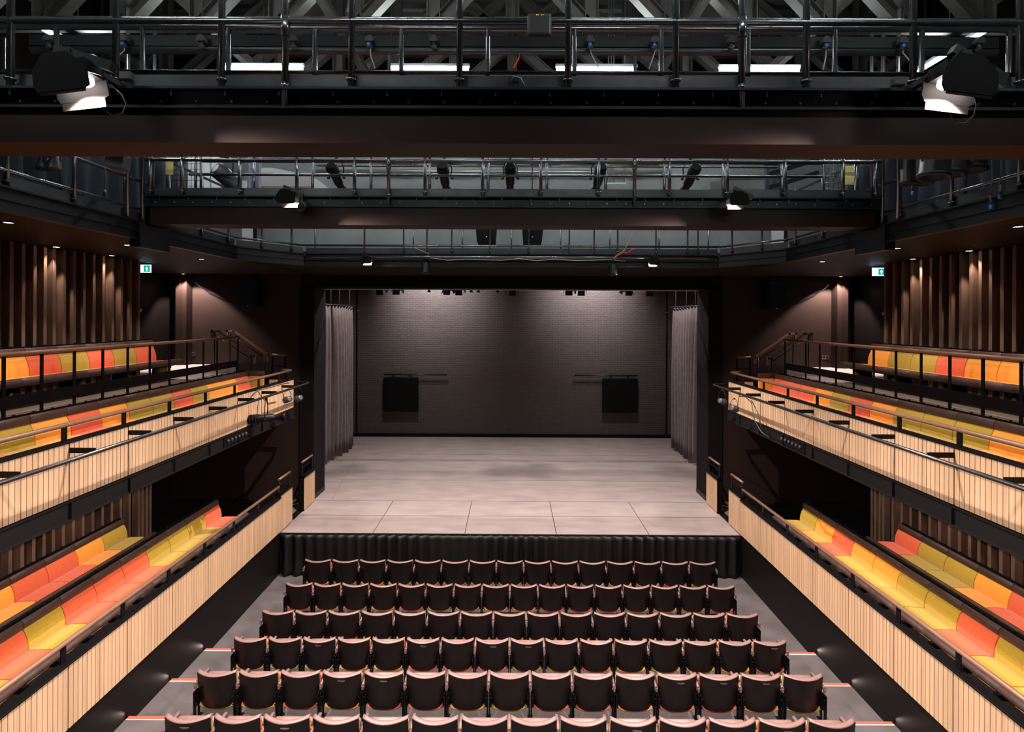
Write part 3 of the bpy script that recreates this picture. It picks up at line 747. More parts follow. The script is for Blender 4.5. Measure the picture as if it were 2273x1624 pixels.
    sx = px(567 if s < 0 else 1704, 653, DWALL)
    t = thing('loudspeaker', 'black loudspeaker mounted high on the %s front wall' % sd, 'loudspeaker', (sx.x, DWALL - .2, sx.z), 'wall loudspeakers')
    bevel(MB().box(sx.x - .22, DWALL - .42, sx.z - .36, sx.x + .22, DWALL - .06, sx.z + .36).build('cabinet', M['iron'], t), .02)
    MB().box(sx.x - .2, DWALL - .435, sx.z - .34, sx.x + .2, DWALL - .42, sx.z + .34).build('grille', M['fabricblack'], t)
    MB().box(sx.x - .06, DWALL - .06, sx.z - .1, sx.x + .06, DWALL, sx.z + .1).build('bracket', M['iron'], t)
    MB().lathe((sx.x, DWALL - .436, sx.z - .33), [(0, 0), (.018, 0), (.018, .004), (0, .004)], 10, (0, -1, 0)).build('badge', M['alu'], t)
    # drooping cable under the lobby soffit
    tag(MB().path([(s * (5.9 + .9 * math.sin(a * PI / 10 - PI / 2) + 1.3), 13.15, H + 1.0 - .42 * math.sin(a * PI / 10)) for a in range(11)], .008, 6).build('cable', M['iron']),
        'thin black cable drooping from the ceiling by the %s column' % sd, 'cable')

# ------------------------------------------------------------------ downlights in the soffit
def downlight(x, y, z, label, watt, size=64, tilt=(0, 0, -1)):
    t = thing('downlight', label, 'downlight', (x, y, z), 'ceiling downlights')
    MB().lathe((x, y, z), [(.062, 0), (.062, -.012), (.048, -.012), (.046, 0)], 18).build('trim_ring', M['iron'], t)
    MB().lathe((x, y, z - .004), [(0.0, 0), (.044, 0), (.044, -.004), (0, -.004)], 18).build('lens', M['downglow'], t)
    spot('beam', (x, y, z - .03), tilt, watt, (1.0, .80, .70), size, .35, .03, t)
WH = ['nearest to the viewer', 'middle one', 'furthest along']
for s in (-1, 1):
    for k, y in enumerate((5.83, 7.65, 9.48)):
        downlight(s * 5.68, y, SOF - .03, 'small round downlight over the %s upper gallery, %s' % (SIDE[s], WH[k]), DOWN_W, 84, (s * .22, 0, -1))
    downlight(s * 8.16, 12.85, SOF - .03, 'small round downlight above the %s lobby column' % SIDE[s], 420, 100, (-s * .05, .22, -1))
    for k, y in enumerate((9.0, 7.9, 6.3)):
        downlight(s * 6.96, y, SOF - .03, 'small round downlight close to the %s slatted wall, %s' % (SIDE[s], ['furthest', 'middle', 'nearest'][k]), 70, 76, (s * .06, 0, -1))
    for k, y in enumerate((9.1, 7.9, 6.7, 5.5)):
        downlight(s * 6.55, y, ZU - .162, 'small downlight under the %s upper gallery floor, %s' % (SIDE[s], ['furthest', 'third', 'second', 'nearest'][k]), 40, 100)

# ------------------------------------------------------------------ technical gallery round the room
def off2(a, b, o):
    """parallel of segment a-b at distance o to its left"""
    a, b = Vector(a), Vector(b); d = (b - a).normalized(); n = Vector((-d.y, d.x)); return a + n * o, b + n * o
def strip(mb, a, b, o0, o1, z0, z1):
    p0, p1 = off2(a, b, o0); q0, q1 = off2(a, b, o1)
    mb.prism([tuple(p0), tuple(p1), tuple(q1), tuple(q0)], 2, z0, z1); return mb
def edge_run(t, segs, so):
    """steel edge beam, toe board and rails; so = +1/-1 says which side the deck lies"""
    m = MB()
    for a, b in segs:
        strip(m, a, b, -.03 * so, .06 * so, H + 1.02, H + 1.034); strip(m, a, b, .02 * so, .04 * so, H + 1.034, H + 1.255)
        strip(m, a, b, -.005 * so, .04 * so, H + 1.135, H + 1.147); strip(m, a, b, -.03 * so, .10 * so, H + 1.255, H + 1.275)
    m.build('edge_beam', M['steel'], t)
    m = MB()
    for a, b in segs: strip(m, a, b, .055 * so, .065 * so, H + 1.275, H + 1.40)
    m.build('toe_board', M['plate'], t)
    for z, nm in ((1.44, 'lower_rail'), (1.82, 'middle_rail'), (2.26, 'top_rail')):
        m = MB()
        for a, b in segs:
            p, q = off2(a, b, .035 * so); m.tube((*p, H + z), (*q, H + z), .02, 10)
        m.build(nm, M['tube'], t)
def post(t, x, y, z0, z1, r=.02, collar=True):
    m = MB().tube((x, y, z0), (x, y, z1), r, 10)
    if collar: m.lathe((x, y, z0 + .06), [(r, -.008), (r + .012, -.006), (r + .012, .006), (r, .008)], 12)
    m.build('post', M['tube'], t)
for s in (-1, 1):
    sd = SIDE[s]
    t = thing('technical_gallery', 'black steel walkway edge with tube railing along the %s side' % sd, 'walkway', (s * 5.0, 6.0, H + 1.1), 'technical walkways')
    segs = [((s * 5.0, 1.2), (s * 5.0, 9.44)), ((s * 5.0, 9.44), (s * 4.18, 10.47))]
    edge_run(t, segs, -s * -1 if False else (1 if s < 0 else -1))
    for y in (1.9, 2.7, 3.5, 4.3, 5.15, 5.94, 6.72, 7.6, 8.4, 9.2): post(t, s * 5.03, y, H + 1.275, H + 2.28)
    for q in (.35, .8): post(t, s * (5.03 - .82 * q), 9.44 + 1.03 * q + .03, H + 1.275, H + 2.28)
    # outer posts at the wall side of the walkway
    m = MB()
    for y in (2.0, 3.2, 4.4, 5.6, 6.3, 7.9): m.tube((s * 5.5, y, H + 1.26), (s * 5.5, y, H + 3.0), .018, 8)
    m.tube((s * 5.5, 1.5, H + 2.5), (s * 5.5, 8.5, H + 2.5), .02, 8)
    m.build('inner_post', M['tube'], t)
    # tall dark blue drapes behind the walkway
    tag(drape(((s * 6.3, 4.2), (s * 6.1, 9.3)), H + 1.265, H + 2.75, .09, 16, 20 + s, flare=.2).build('blackout_drape', M['bluedrape']),
        'tall dark blue drape behind the %s technical walkway' % sd, 'curtain', 'dark blue drapes')
t = thing('technical_gallery', 'black steel walkway edge with thin posts across the stage opening', 'walkway', (0, 10.5, H + 1.1), 'technical walkways')
edge_run(t, [((-4.18, 10.47), (4.18, 10.47))], 1)
for x in (808, 895, 947, 1002, 1087, 1173, 1263, 1318, 1370, 1455, 1525, 1548): 
    post(t, (x - 1134.5) * 10.5 / F, 10.5, H + 1.275, H + 2.28, .016)
m = MB().tube((-4.05, 10.28, H + 1.19), (3.9, 10.28, H + 1.19), .024, 12)
for x in (-3.6, -1.7, 0, 1.7, 3.6): m.box(x - .02, 10.28, H + 1.18, x + .02, 10.5, H + 1.2)
tag(m.build('lighting_bar', M['tube']), 'long thin tube bar in front of the stage end walkway', 'lighting bar')
# second railing behind, with blue cast
m = MB()
for z in (1.44, 1.6): m.tube((-4.8, 11.6, H + z), (4.8, 11.6, H + z), .02, 8)
for k in range(9): m.tube((-4.4 + 1.1 * k, 11.6, H + 1.26), (-4.4 + 1.1 * k, 11.6, H + 2.2), .016, 8)
tag(m.build('back_railing', M['tube']), 'second tube railing behind the stage end walkway', 'railing')

# ------------------------------------------------------------------ lighting bridges
def bridge(label, d, xw, posts, thick, rear, xr_lim, gap_x):
    t = thing('lighting_bridge', label, 'bridge', (0, d, H + 1.24), 'lighting bridges')
    MB().box(-xw, d, H + 1.24, xw, d + .33, H + 1.475).build('fascia_board', M['fascia'], t)
    m = MB().box(-xw, d - .03, H + 1.478, xw, d + .1, H + 1.492).box(-xw, d + .03, H + 1.492, xw, d + .05, H + 1.612).box(-xw, d - .035, H + 1.612, xw, d + .1, H + 1.63)
    for x in thick:
        m.box(x - .012, d - .03, H + 1.492, x + .012, d + .03, H + 1.612)
    m.build('steel_channel', M['steel'], t)
    m = MB(); k = -xw + .12
    while k < xw:
        m.lathe((k, d + .03, H + 1.545), [(.011, 0), (.011, .008), (.004, .01)], 6, (0, -1, 0)); k += .2555
    k = -xw + .2
    while k < xw:
        m.tube((k, d - .01, H + 1.575), (k, d - .01, H + 1.612), .005, 6); k += .386
    m.build('bolts', M['galv'], t)
    MB().box(-xw, d + .045, H + 1.63, xw, d + .058, H + 1.745).build('toe_board', M['plate'], t)
    MB().box(-xw, d + .08, H + 1.56, xw, rear + .1, H + 1.61).build('deck', M['steel'], t)
    for x in posts:
        if x in thick: 
            m = MB().tube((x, d, H + 1.50), (x, d, H + 3.6), .024, 12).tube((x, d, H + 2.0), (x, d, H + 2.14), .032, 12).tube((x, d, H + 1.63), (x, d, H + 1.66), .03, 12); m.build('post', M['tube'], t)
        else: post(t, x, d, H + 1.63, H + 3.6 if rear < 5 else H + 2.15, .024)
    MB().tube((-xw, d, H + 2.11), (xw, d, H + 2.11), .024, 12).build('middle_rail', M['tube'], t)
    if rear < 5: MB().tube((-xw, d, H + 2.60), (xw, d, H + 2.60), .024, 12).build('top_rail', M['tube'], t)
    MB().tube((-xw, rear, H + 2.575), (xw, rear, H + 2.575), .024, 12).tube((-xw, rear, H + 2.175), (xw, rear, H + 2.175), .022, 12).build('rear_rail', M['tube'], t)
    xs = -xw + .1
    while xs < xw:
        if abs(xs) < xr_lim: post(t, xs, rear, H + 1.61, H + 2.60, .022, False)
        xs += gap_x
    return t
P1 = [(x - 1134.5) * 3.7 / F for x in (17, 252.5, 488, 630, 777, 1017.5, 1258, 1497, 1643, 1786, 2022, 2258)]
bridge('near lighting bridge crossing the top of the view, dark brown fascia below', 3.70, 4.95, P1, [P1[3], P1[8]], 4.62, 4.9, .772)
P2 = [(x - 1134.5) * 7.0 / F for x in (329, 401, 529, 657, 785, 861, 942, 1070, 1199, 1327, 1407, 1484, 1612, 1740, 1868, 1941)]
bridge('further lighting bridge crossing mid height above the seats, dark brown fascia below', 7.0, 4.96, P2, [P2[5], P2[10]], 7.95, 4.9, .90)
# end brackets where the far bridge meets the walkways
for s in (-1, 1):
    tag(MB().box(s * 4.96, 6.9, H + .92, s * 5.1, 7.5, H + 1.26).box(s * 4.90, 7.0, H + 1.24, s * 4.99, 7.35, H + 1.66).build('end_bracket', M['steel']),
        'black steel bracket joining the further bridge to the %s walkway' % SIDE[s], 'bracket')
    # tall posts at the corner
    tag(MB().tube((s * 5.0, 7.0, H + 1.26), (s * 5.0, 7.0, H + 4), .024).tube((s * 5.0, 6.72, H + 1.26), (s * 5.0, 6.72, H + 4), .024).tube((s * 4.88, 7.05, H + 1.6), (s * 4.88, 7.05, H + 4), .02).build('scaffold_post', M['tube']),
        'cluster of tall scaffold tubes at the %s end of the further bridge' % SIDE[s], 'scaffold')

# horizontal beam with lantern clamps, beyond the near bridge
yb = 5.34
m = MB().box(-5.0, yb, H + 2.79, 5.0, yb + .08, H + 2.90)
t = thing('lighting_beam', 'long black beam and pipe carrying lantern clamps, beyond the near bridge', 'beam', (0, yb, H + 2.8))
m.build('flat_beam', M['steel'], t)
MB().tube((-5.0, yb + .03, H + 2.755), (5.0, yb + .03, H + 2.755), .036, 14).build('pipe', M['plate'], t)
for k, (x, bl) in enumerate(((103, 0), (270, 1), (443, 0), (648, 0), (818, 1), (960, 0), (1307, 1), (1449, 1), (1620, 0), (1828, 1), (1998, 1), (2167, 0))):
    p = px(x, 95, yb - .05)
    c = thing('hook_clamp', 'black hook clamp %s on the beam, %s from the %s' % ('with blue plug' if bl else 'with no plug', ORD[k] if k < 6 else ORD[11 - k], 'left' if k < 6 else 'right'), 'clamp', p, 'hook clamps on the beam')
    m = MB(); poly = [(-.045, .01), (-.035, .045), (-.015, .065), (.015, .065), (.035, .045), (.045, .01), (.03, 0), (-.03, 0)]
    m.prism([(p.x + a, p.z + b) for a, b in poly], 1, p.y - .03, p.y + .05); m.build('jaw', M['cable'], c)
    m = MB().tube((p.x, p.y, p.z - .045), (p.x, p.y, p.z), .018, 10).tube((p.x - .02, p.y, p.z - .06), (p.x + .02, p.y, p.z - .03), .022, 10); m.build('body', M['cable'], c)
    if bl:
        MB().lathe((p.x - .005, p.y - .025, p.z - .03), [(0, 0), (.018, 0), (.018, .012), (0, .012)], 14, (0, -1, 0)).build('blue_plug', M['blue'], c)
        pts = [(p.x + .005, p.y, p.z - .06 - .03 * q) if q < 2 else (p.x - (.02 if k % 2 else -.02) * (q - 1), p.y - .02 * q, p.z - .06 - .05 * q) for q in range(6)]
        MB().path(pts, .006, 6).build('cable', M['cablegrey'], c)

# ------------------------------------------------------------------ floodlights hung on the bridges
def flood(x, y, z, label, W, yaw, sc=1.0, cells=3, wide=150, d=(0, 0, -1), back=.46):
    t = thing('floodlight', label, 'floodlight', (x, y, z), 'house floodlights')
    R = Matrix.Rotation(yaw, 4, 'Y')
    def put(mb, nm, m_, l=None):
        mb.v = [tuple(R @ Vector(v)) for v in mb.v]
        o = bpy.data.objects.new(nm, mb.mesh(nm, m_)); C.objects.link(o); o.parent = t
        if l: o['label'] = l
        return o
    k = sc
    oc = [(-.10, .20), (.06, .20), (.16, .10), (.17, -.02), (.13, -.04), (-.15, -.04), (-.17, .0), (-.17, .10)]
    m = MB()
    m.prism([(a * k, b * k) for a, b in oc], 1, -.09 * k, -.075 * k).prism([(a * k, b * k) for a, b in oc], 1, .075 * k, .09 * k)
    m.box(-.15 * k, -.075 * k, .075 * k, .15 * k, .075 * k, .16 * k)
    m.box(-.14 * k, .0765 * k, -.09 * k, .14 * k, .0885 * k, -.03 * k).box(-.14 * k, -.0885 * k, -.055 * k, .14 * k, -.0765 * k, -.03 * k)
    put(m, 'housing', M['matt'])
    m = MB().box(-.03 * k, -.03 * k, .16 * k, .03 * k, .03 * k, .26 * k).box(-.02 * k, 0, .2 * k, .02 * k, back, .24 * k).obox((.1 * k, 0, .19 * k), (.38 * k, .05 * k, .06 * k), (0, .42, 0)).obox((.1 * k, -.05 * k, .12 * k), (.3 * k, .012 * k, .04 * k), (0, .42, 0))
    put(m, 'mounting_arm', M['steel'])
    for q in range(cells):
        xx = (q - (cells - 1) / 2) * .085 * k
        put(MB().lathe((xx, 0, .035 * k), [(0, -.022 * k), (.03 * k, -.016 * k), (.045 * k, .0), (.045 * k, .03 * k), (0, .035 * k)], 14), 'lamp_cell', M['lampglow'], 'glowing lamp')
    m = MB().path([(.17 * k, .1, .06 * k), (.22 * k, .12, .0 * k), (.23 * k, .14, -.06 * k), (.19 * k, .15, -.11 * k), (.12 * k, .15, -.12 * k), (0.06 * k, .13, -.06 * k), (.04 * k, .1, .0)], .004, 6)
    put(m, 'cable', M['cable'])
    spot('flood_beam', Vector((x, y, z + .003 * k)), d, W, FLOOD_COL, wide, .8, .02, t)
    return t
for s in (-1, 1):
    sd = SIDE[s]
    p = px(157 if s < 0 else 2122, 203, 3.28); flood(p.x, p.y, p.z, 'lit floodlight on the near bridge, %s' % sd, FLOOD_W, s * -.12 * -1, 1.0, 3, 142, (-s * .36, -.05, -1))
    p = px(637 if s < 0 else 1635, 449, 6.62); flood(p.x, p.y, p.z, 'lit floodlight on the further bridge, %s' % sd, FLOOD_W, 0.0, .72, 2, 142, (-s * .36, -.05, -1))
    p = px(813 if s < 0 else 1450, 583, 10.25); flood(p.x, p.y, p.z, 'lit floodlight under the stage end walkway, %s' % sd, FLOOD_W * .8, 0, .6, 2, 146, (-s * .2, .25, -1), .28)
# junction boxes by the near floodlights
for s, x, yy in ((-1, 278, 173), (1, 1987, 180)):
    p = px(x, yy, 3.62)
    tag(bevel(MB().box(p.x - .04, p.y - .03, p.z - .028, p.x + .04, p.y + .02, p.z + .028).build('junction_box', M['cable']), .006), 'small black connector box on the near bridge beside the %s floodlight' % SIDE[s], 'connector box')
p = px(1194, 58, 3.62)
t = thing('wireless_unit', 'black rounded box with tiny amber lights hung on the near bridge rail', 'antenna box', p)
bevel(MB().box(p.x - .085, p.y - .03, p.z - .078, p.x + .085, p.y + .01, p.z + .078).build('case', M['cable'], t), .018, 3)
m = MB()
for q in (-.022, -.012, .01, .022): m.box(p.x + q, p.y - .032, p.z + .06, p.x + q + .004, p.y - .029, p.z + .064)
m.build('indicator_lights', M['amberled'], t)
p = px(1138, 183, 3.72)
t = thing('socket_box', 'small black socket box at the centre of the near bridge toe board', 'socket', p)
MB().box(p.x - .036, p.y - .01, p.z - .036, p.x + .036, p.y + .02, p.z + .036).build('box', M['steel'], t)
MB().path([(p.x - .02, p.y - .02, p.z), (p.x, p.y - .03, p.z + .03), (p.x + .05, p.y - .03, p.z + .02), (p.x + .085, p.y - .03, p.z - .05)], .004, 6).build('cable', M['cablegrey'], t)
p = px(1140, 140, 5.36)
tag(MB().path([Vector((p.x + .05, p.y, H + 2.73)), p + Vector((0.04, 0, .05)), p + Vector((.015, 0, 0)), p + Vector((-.01, 0, -.05))], .008, 6).build('safety_cord', M['red']), 'short red cord hanging behind the near bridge centre', 'cord')

# ------------------------------------------------------------------ theatre lanterns
def profile_spot(loc, label, yaw=0.0, pitch=0.0, k=1.0, group='profile spotlights', hang=.35):
    t = thing('profile_spotlight', label, 'spotlight', loc, group)
    L = Vector(loc)
    R = Matrix.Translation(L) @ Matrix.Rotation(yaw, 4, 'Z') @ Matrix.Rotation(pitch, 4, 'X')
    def put(mb, nm, m_):
        Q = Matrix.Translation(-L) @ R
        mb.v = [tuple(Q @ Vector(v)) for v in mb.v]; o = bpy.data.objects.new(nm, mb.mesh(nm, m_)); C.objects.link(o); o.parent = t
    put(MB().lathe((0, 0, 0), [(.06 * k, -.32 * k), (.09 * k, -.30 * k), (.09 * k, -.12 * k), (.075 * k, -.10 * k), (.075 * k, .12 * k), (.06 * k, .13 * k), (.06 * k, .30 * k), (.085 * k, .31 * k), (.085 * k, .35 * k), (.05 * k, .35 * k)], 14, (0, 1, 0)), 'body', M['iron'])
    m = MB()
    for q in (-.27, -.22, -.17): m.lathe((0, q * k, 0), [(.092 * k, -.008 * k), (.1 * k, 0), (.092 * k, .008 * k)], 14, (0, 1, 0))
    put(m, 'cooling_fins', M['steel'])
    h = hang * k
    m = MB().path([(-.11 * k, 0, 0), (-.12 * k, 0, h * .5), (-.07 * k, 0, h * .8), (.07 * k, 0, h * .8), (.12 * k, 0, h * .5), (.11 * k, 0, 0)], .010 * k, 6)
    m.box(-.02 * k, -.02 * k, h * .8, .02 * k, .02 * k, h)
    m.v = [tuple((Matrix.Rotation(-pitch, 4, 'X') @ Vector(v))) for v in m.v]
    m.tube((-.11 * k, 0, 0), (-.15 * k, 0, 0), .02 * k, 8).tube((.11 * k, 0, 0), (.15 * k, 0, 0), .02 * k, 8)
    put(m, 'yoke', M['steel'])
    return t
def fresnel(loc, label, yaw=0.0, pitch=0.0, k=1.0, doors=True, group='stage lanterns', bm='iron', hang=.28):
    t = thing('fresnel_lantern', label, 'spotlight', loc, group)
    R = Matrix.Rotation(yaw, 4, 'Z') @ Matrix.Rotation(pitch, 4, 'X')
    def put(mb, nm, m_):
        mb.v = [tuple(R @ Vector(v)) for v in mb.v]; o = bpy.data.objects.new(nm, mb.mesh(nm, m_)); C.objects.link(o); o.parent = t
    put(MB().lathe((0, 0, 0), [(.05 * k, -.16 * k), (.10 * k, -.15 * k), (.10 * k, .08 * k), (.115 * k, .09 * k), (.115 * k, .12 * k), (.09 * k, .12 * k)], 14, (0, 1, 0)), 'body', M[bm])
    if doors:
        for ang, nm in ((0, 't'), (PI / 2, 'r'), (PI, 'b'), (-PI / 2, 'l')):
            m = MB(); m.obox((0, .12 * k + .075 * k, .15 * k), (.2 * k, .15 * k, .006 * k), (.4, 0, 0)); m.v = [tuple(Matrix.Rotation(ang, 3, 'Y') @ Vector(v)) for v in m.v]
            put(m, 'barn_door', M['iron'])
    m = MB().path([(-.12 * k, 0, 0), (-.13 * k, 0, hang * .5 * k), (-.06 * k, 0, hang * .85 * k), (.06 * k, 0, hang * .85 * k), (.13 * k, 0, hang * .5 * k), (.12 * k, 0, 0)], .008 * k, 6)
    m.box(-.018 * k, -.018 * k, hang * .85 * k, .018 * k, .018 * k, hang * k)
    m.v = [tuple(Matrix.Rotation(-pitch, 3, 'X') @ Vector(v)) for v in m.v]
    put(m, 'yoke', M['steel'])
    return t
# row behind the further bridge
for k, x in enumerate((500, 745, 985, 1131, 1327, 1530)):
    p = px(x, 396, 8.15)
    if k == 0: fresnel(p, 'grey lantern behind the further bridge, leftmost of the row', -.5, -.5, 1.3, False, 'lanterns behind the further bridge', 'plate')
    else: profile_spot(p, 'black profile spotlight pointing at the stage behind the further bridge, %s from the left' % ORD[k], 0.0, -.42, .95, 'lanterns behind the further bridge')
tag(MB().tube((-4.9, 8.15, H + 2.44), (4.9, 8.15, H + 2.44), .024).build('lighting_bar', M['tube']), 'tube bar carrying the lanterns behind the further bridge', 'lighting bar')
# two lanterns hanging down from the stage end bar
for s, x, yy in ((-1, 945, 597), (1, 1360, 600)):
    p = px(x, yy, 10.22)
    t = fresnel(p, 'black lantern pointing straight down from the stage end bar, %s' % SIDE[s], 0, -PI / 2, .78, False, 'lanterns on the stage end bar', hang=.30)
    MB().path([(p.x + .02, p.y - .02, p.z + .2), (p.x + .05, p.y - .02, p.z + .3), (p.x + .25 * s, p.y, p.z + .42)], .008, 6).build('cable', M['cablegrey'], t)
# loose cables strung along the bar
tag(MB().path([(-1.6 + .35 * q, 10.24, H + 1.17 - .05 * abs(math.sin(q * 1.3))) for q in range(12)], .008, 6).build('cable', M['cablegrey']), 'pale cable draped along the stage end bar', 'cable')
tag(MB().path([(px(1368, 570, 10.2)), px(1371, 562, 10.2), px(1380, 558, 10.2), px(1393, 560, 10.2), px(1402, 552, 10.2), px(1412, 550, 10.2)], .010, 6).build('red_cable', M['red']), 'red cable curling up from the right lantern on the stage end bar', 'cable')
tag(MB().path([px(1360, 572, 10.2), px(1378, 562, 10.2), px(1390, 545, 10.2), px(1398, 525, 10.2), px(1408, 505, 10.2)], .008, 6).build('cable', M['cablegrey']), 'grey cable rising from the right lantern towards the further bridge', 'cable')
# slanting black boxes behind
for s, x in ((-1, 1080), (1, 1180)):
    p = px(x, 500, 11.9)
    t = thing('hanging_speaker', 'black wedge shaped speaker hanging behind the further bridge, %s of centre' % SIDE[s], 'loudspeaker', p, 'hanging speakers')
    bevel(MB().prism([(p.x + s * -.24 * -1 * .9, p.z - .42), (p.x - s * .2, p.z - .42), (p.x - s * .26, p.z + .45), (p.x + s * .30, p.z + .45)], 1, p.y - .2, p.y + .25).build('cabinet', M['iron'], t), .015)
    MB().tube((p.x, p.y, p.z + .44), (p.x, p.y, H + 7.02), .015).build('hanging_rod', M['tube'], t)
    MB().lathe((p.x, p.y - .2, p.z - .3), [(0, 0), (.02, 0), (.02, .006), (0, .006)], 10, (0, -1, 0)).build('badge', M['alu'], t)
# stage lanterns peeping under the header
for k, (x, kind) in enumerate(((842, 'd'), (880, 'w'), (952, 'p'), (993, 'd'), (1018, 'd'), (1046, 'p'), (1062, 'p'), (1105, 'p'), (1137, 'd'), (1263, 'd'), (1290, 'd'), (1393, 'w'), (1442, 'd'))):
    p = px(x, 634 + (4 if kind != 'p' else 6), 15.2)
    lab = 'lantern over the stage under the header, %s from the left' % ORD[k]
    if kind == 'p': profile_spot(p + Vector((0, 0, .1)), 'slim ' + lab, .15, -1.25, .62, 'lanterns over the stage', .56)
    else: fresnel(p + Vector((0, 0, .10)), ('pale flapped ' if kind == 'w' else 'flapped ') + lab, .2 * (k % 3 - 1), -.9 - (.3 if k % 2 else 0), 1.05, True, 'lanterns over the stage')
tag(MB().tube((-5.6, 15.2, H + 1.28), (5.6, 15.2, H + 1.28), .024).tube((-4, 15.2, H + 1.28), (-4, 15.2, H + 5.9), .01).tube((4, 15.2, H + 1.28), (4, 15.2, H + 5.92), .01).tube((0, 15.2, H + 1.28), (0, 15.2, H + 5.92), .01).build('lighting_bar', M['tube']), 'lighting bar over the stage hidden behind the header', 'lighting bar')
# lanterns on the outer pipes of the upper gallery
profile_spot(px(591, 931, 9.95), 'long black profile spotlight hanging from the left gallery pipe', -1.35, .05, 1.0, 'lanterns on the gallery pipes', .43)
for s, pts in ((-1, ((638, 889, 10.75), (663, 886, 11.4))), (1, ((1603, 888, 11.4), (1630, 904, 10.7)))):
    for q, (x, yy, d) in enumerate(pts):
        fresnel(px(x, yy, d), 'small black silver lantern on the %s gallery pipe, %s' % (SIDE[s], 'further' if (q == 1) == (s < 0) else 'nearer'), -s * .9 , -.25, .62, False, 'lanterns on the gallery pipes', 'plate', .44 if d > 11 else .36)
m = MB()
tag(m.path([px(560, 880, 9.9), px(572, 868, 10.2), px(600, 862, 10.4), px(625, 855, 10.6), px(640, 852, 10.9)], .012, 6).path([px(575, 885, 9.9), px(572, 905, 9.9), px(571, 925, 9.9)], .006, 6).build('cable', M['cable']), 'bundle of black cables tied to the left gallery pipe', 'cable')
tag(MB().path([px(1640, 876, 10.6), px(1655, 878, 10.5), px(1668, 890, 10.3), px(1675, 930, 10.2), px(1690, 955, 9.9), px(1708, 968, 9.7)], .009, 6).path([px(1668, 885, 10.3), px(1683, 915, 10.1), px(1690, 950, 9.9)], .009, 6).build('cable', M['cable']), 'black cables looping down the right gallery front', 'cable')
for s, x, y_ in ((-1, 545, 965), (1, 1725, 968)):
    p = px(x, y_, 9.4 if s < 0 else 9.2); p.x = s * 4.985
    t = thing('patch_box', 'black cable socket panel on the %s gallery edge channel' % SIDE[s], 'socket', p, 'socket panels')
    MB().box(s * 4.98, p.y - .4, H - 2.29, s * 5.0, p.y + .4, H - 2.13).build('plate', M['iron'], t)
    m = MB()
    for q in range(6): m.lathe((s * 4.98, p.y - .3 + .12 * q, H - 2.2), [(.03, 0), (.03, .03), (.02, .035)], 10, (-s, 0, 0))
    m.build('sockets', M['cable'], t)
# par cans in the right technical gallery, hanging floods in the left
for k, (x, yy, d, r) in enumerate(((2012, 372, 5.7, .07), (2045, 372, 5.9, .105), (2072, 355, 5.3, .13), (2108, 350, 5.5, .13), (2152, 340, 5.6, .14))):
    p = px(x, yy, d)
    t = thing('par_can', 'black can shaped lantern hanging over the right walkway, %s from the left' % ORD[k], 'spotlight', p, 'can lanterns over the right walkway')
    MB().lathe(p, [(r * .8, .30), (r, .26), (r, -.12), (r * 1.12, -.13), (r * 1.12, -.165), (r * .95, -.17), (r * .9, -.1)], 18, (.12 if k else 0, 0, 1)).build('can', M['steel'], t)
    MB().path([p + Vector((-r, 0, 0)), p + Vector((-r, 0, .35)), p + Vector((0, 0, .42)), p + Vector((r, 0, .35)), p + Vector((r, 0, 0))], .012, 6).build('yoke', M['steel'], t)
    MB().tube(p + Vector((0, 0, .42)), p + Vector((0, 0, .62)), .015).build('clamp', M['steel'], t)
tag(MB().tube((4.4, 5.55, H + 2.35), (5.5, 5.6, H + 2.35), .024).build('lighting_bar', M['tube']), 'bar over the right walkway holding the can lanterns', 'lighting bar')
for x, yy, d in ((2022, 425, 6.3), (2215, 432, 5.2), (2195, 455, 5.4)):
    p = px(x, yy, d)
    t = thing('hanging_connector', 'black connector with blue plug dangling by the right walkway railing, %s' % ('leftmost' if x == 2022 else 'upper right' if x == 2215 else 'lower right'), 'connector', p)
    MB().tube(p, p + Vector((0, 0, .12)), .014).build('body', M['cable'], t); MB().tube(p + Vector((0, 0, .02)), p + Vector((0, 0, -.02)), .017).build('blue_plug', M['blue'], t)
    MB().path([p + Vector((0, 0, .12)), p + Vector((.01, 0, .25)), p + Vector((0, 0, .7))], .006, 6).build('cable', M['cable'], t)
for k, (x, yy) in enumerate(((103, 363), (258, 362))):
    p = px(x, yy, 5.6)
    t = thing('work_floodlight', 'dark finned floodlight over the left walkway, %s one' % ('left' if k == 0 else 'right'), 'floodlight', p, 'unlit floods over the left walkway')
    if k == 0:
        for q in (-.05, .06):
            MB().lathe(p + Vector((q, 0, 0)), [(.035, .10), (.04, .04), (.075, -.06), (.075, -.08), (.04, -.08)], 12, (q * 1.5, 0, 1)).build('head', M['cable'], t)
    else:
        bevel(MB().obox(p, (.18, .16, .16), (0, .1, .2)).build('head', M['plate'], t), .01)
        m = MB()
        for q in range(5): m.obox(p + Vector((-.06 + .03 * q, 0, .09)), (.008, .14, .05), (0, .1, .2))
        m.build('fins', M['cable'], t)
    MB().tube(p + Vector((0, 0, .05)), p + Vector((0, 0, .6)), .014).build('stem', M['tube'], t)
p = px(228, 425, 6.0)
tag(MB().path([p + Vector((0, 0, .5)), p + Vector((.01, 0, .2)), p], .006, 6).tube(p, p + Vector((.01, 0, -.09)), .016).build('hanging_connector', M['cable']), 'black connector on a pale cable by the left walkway railing', 'connector')
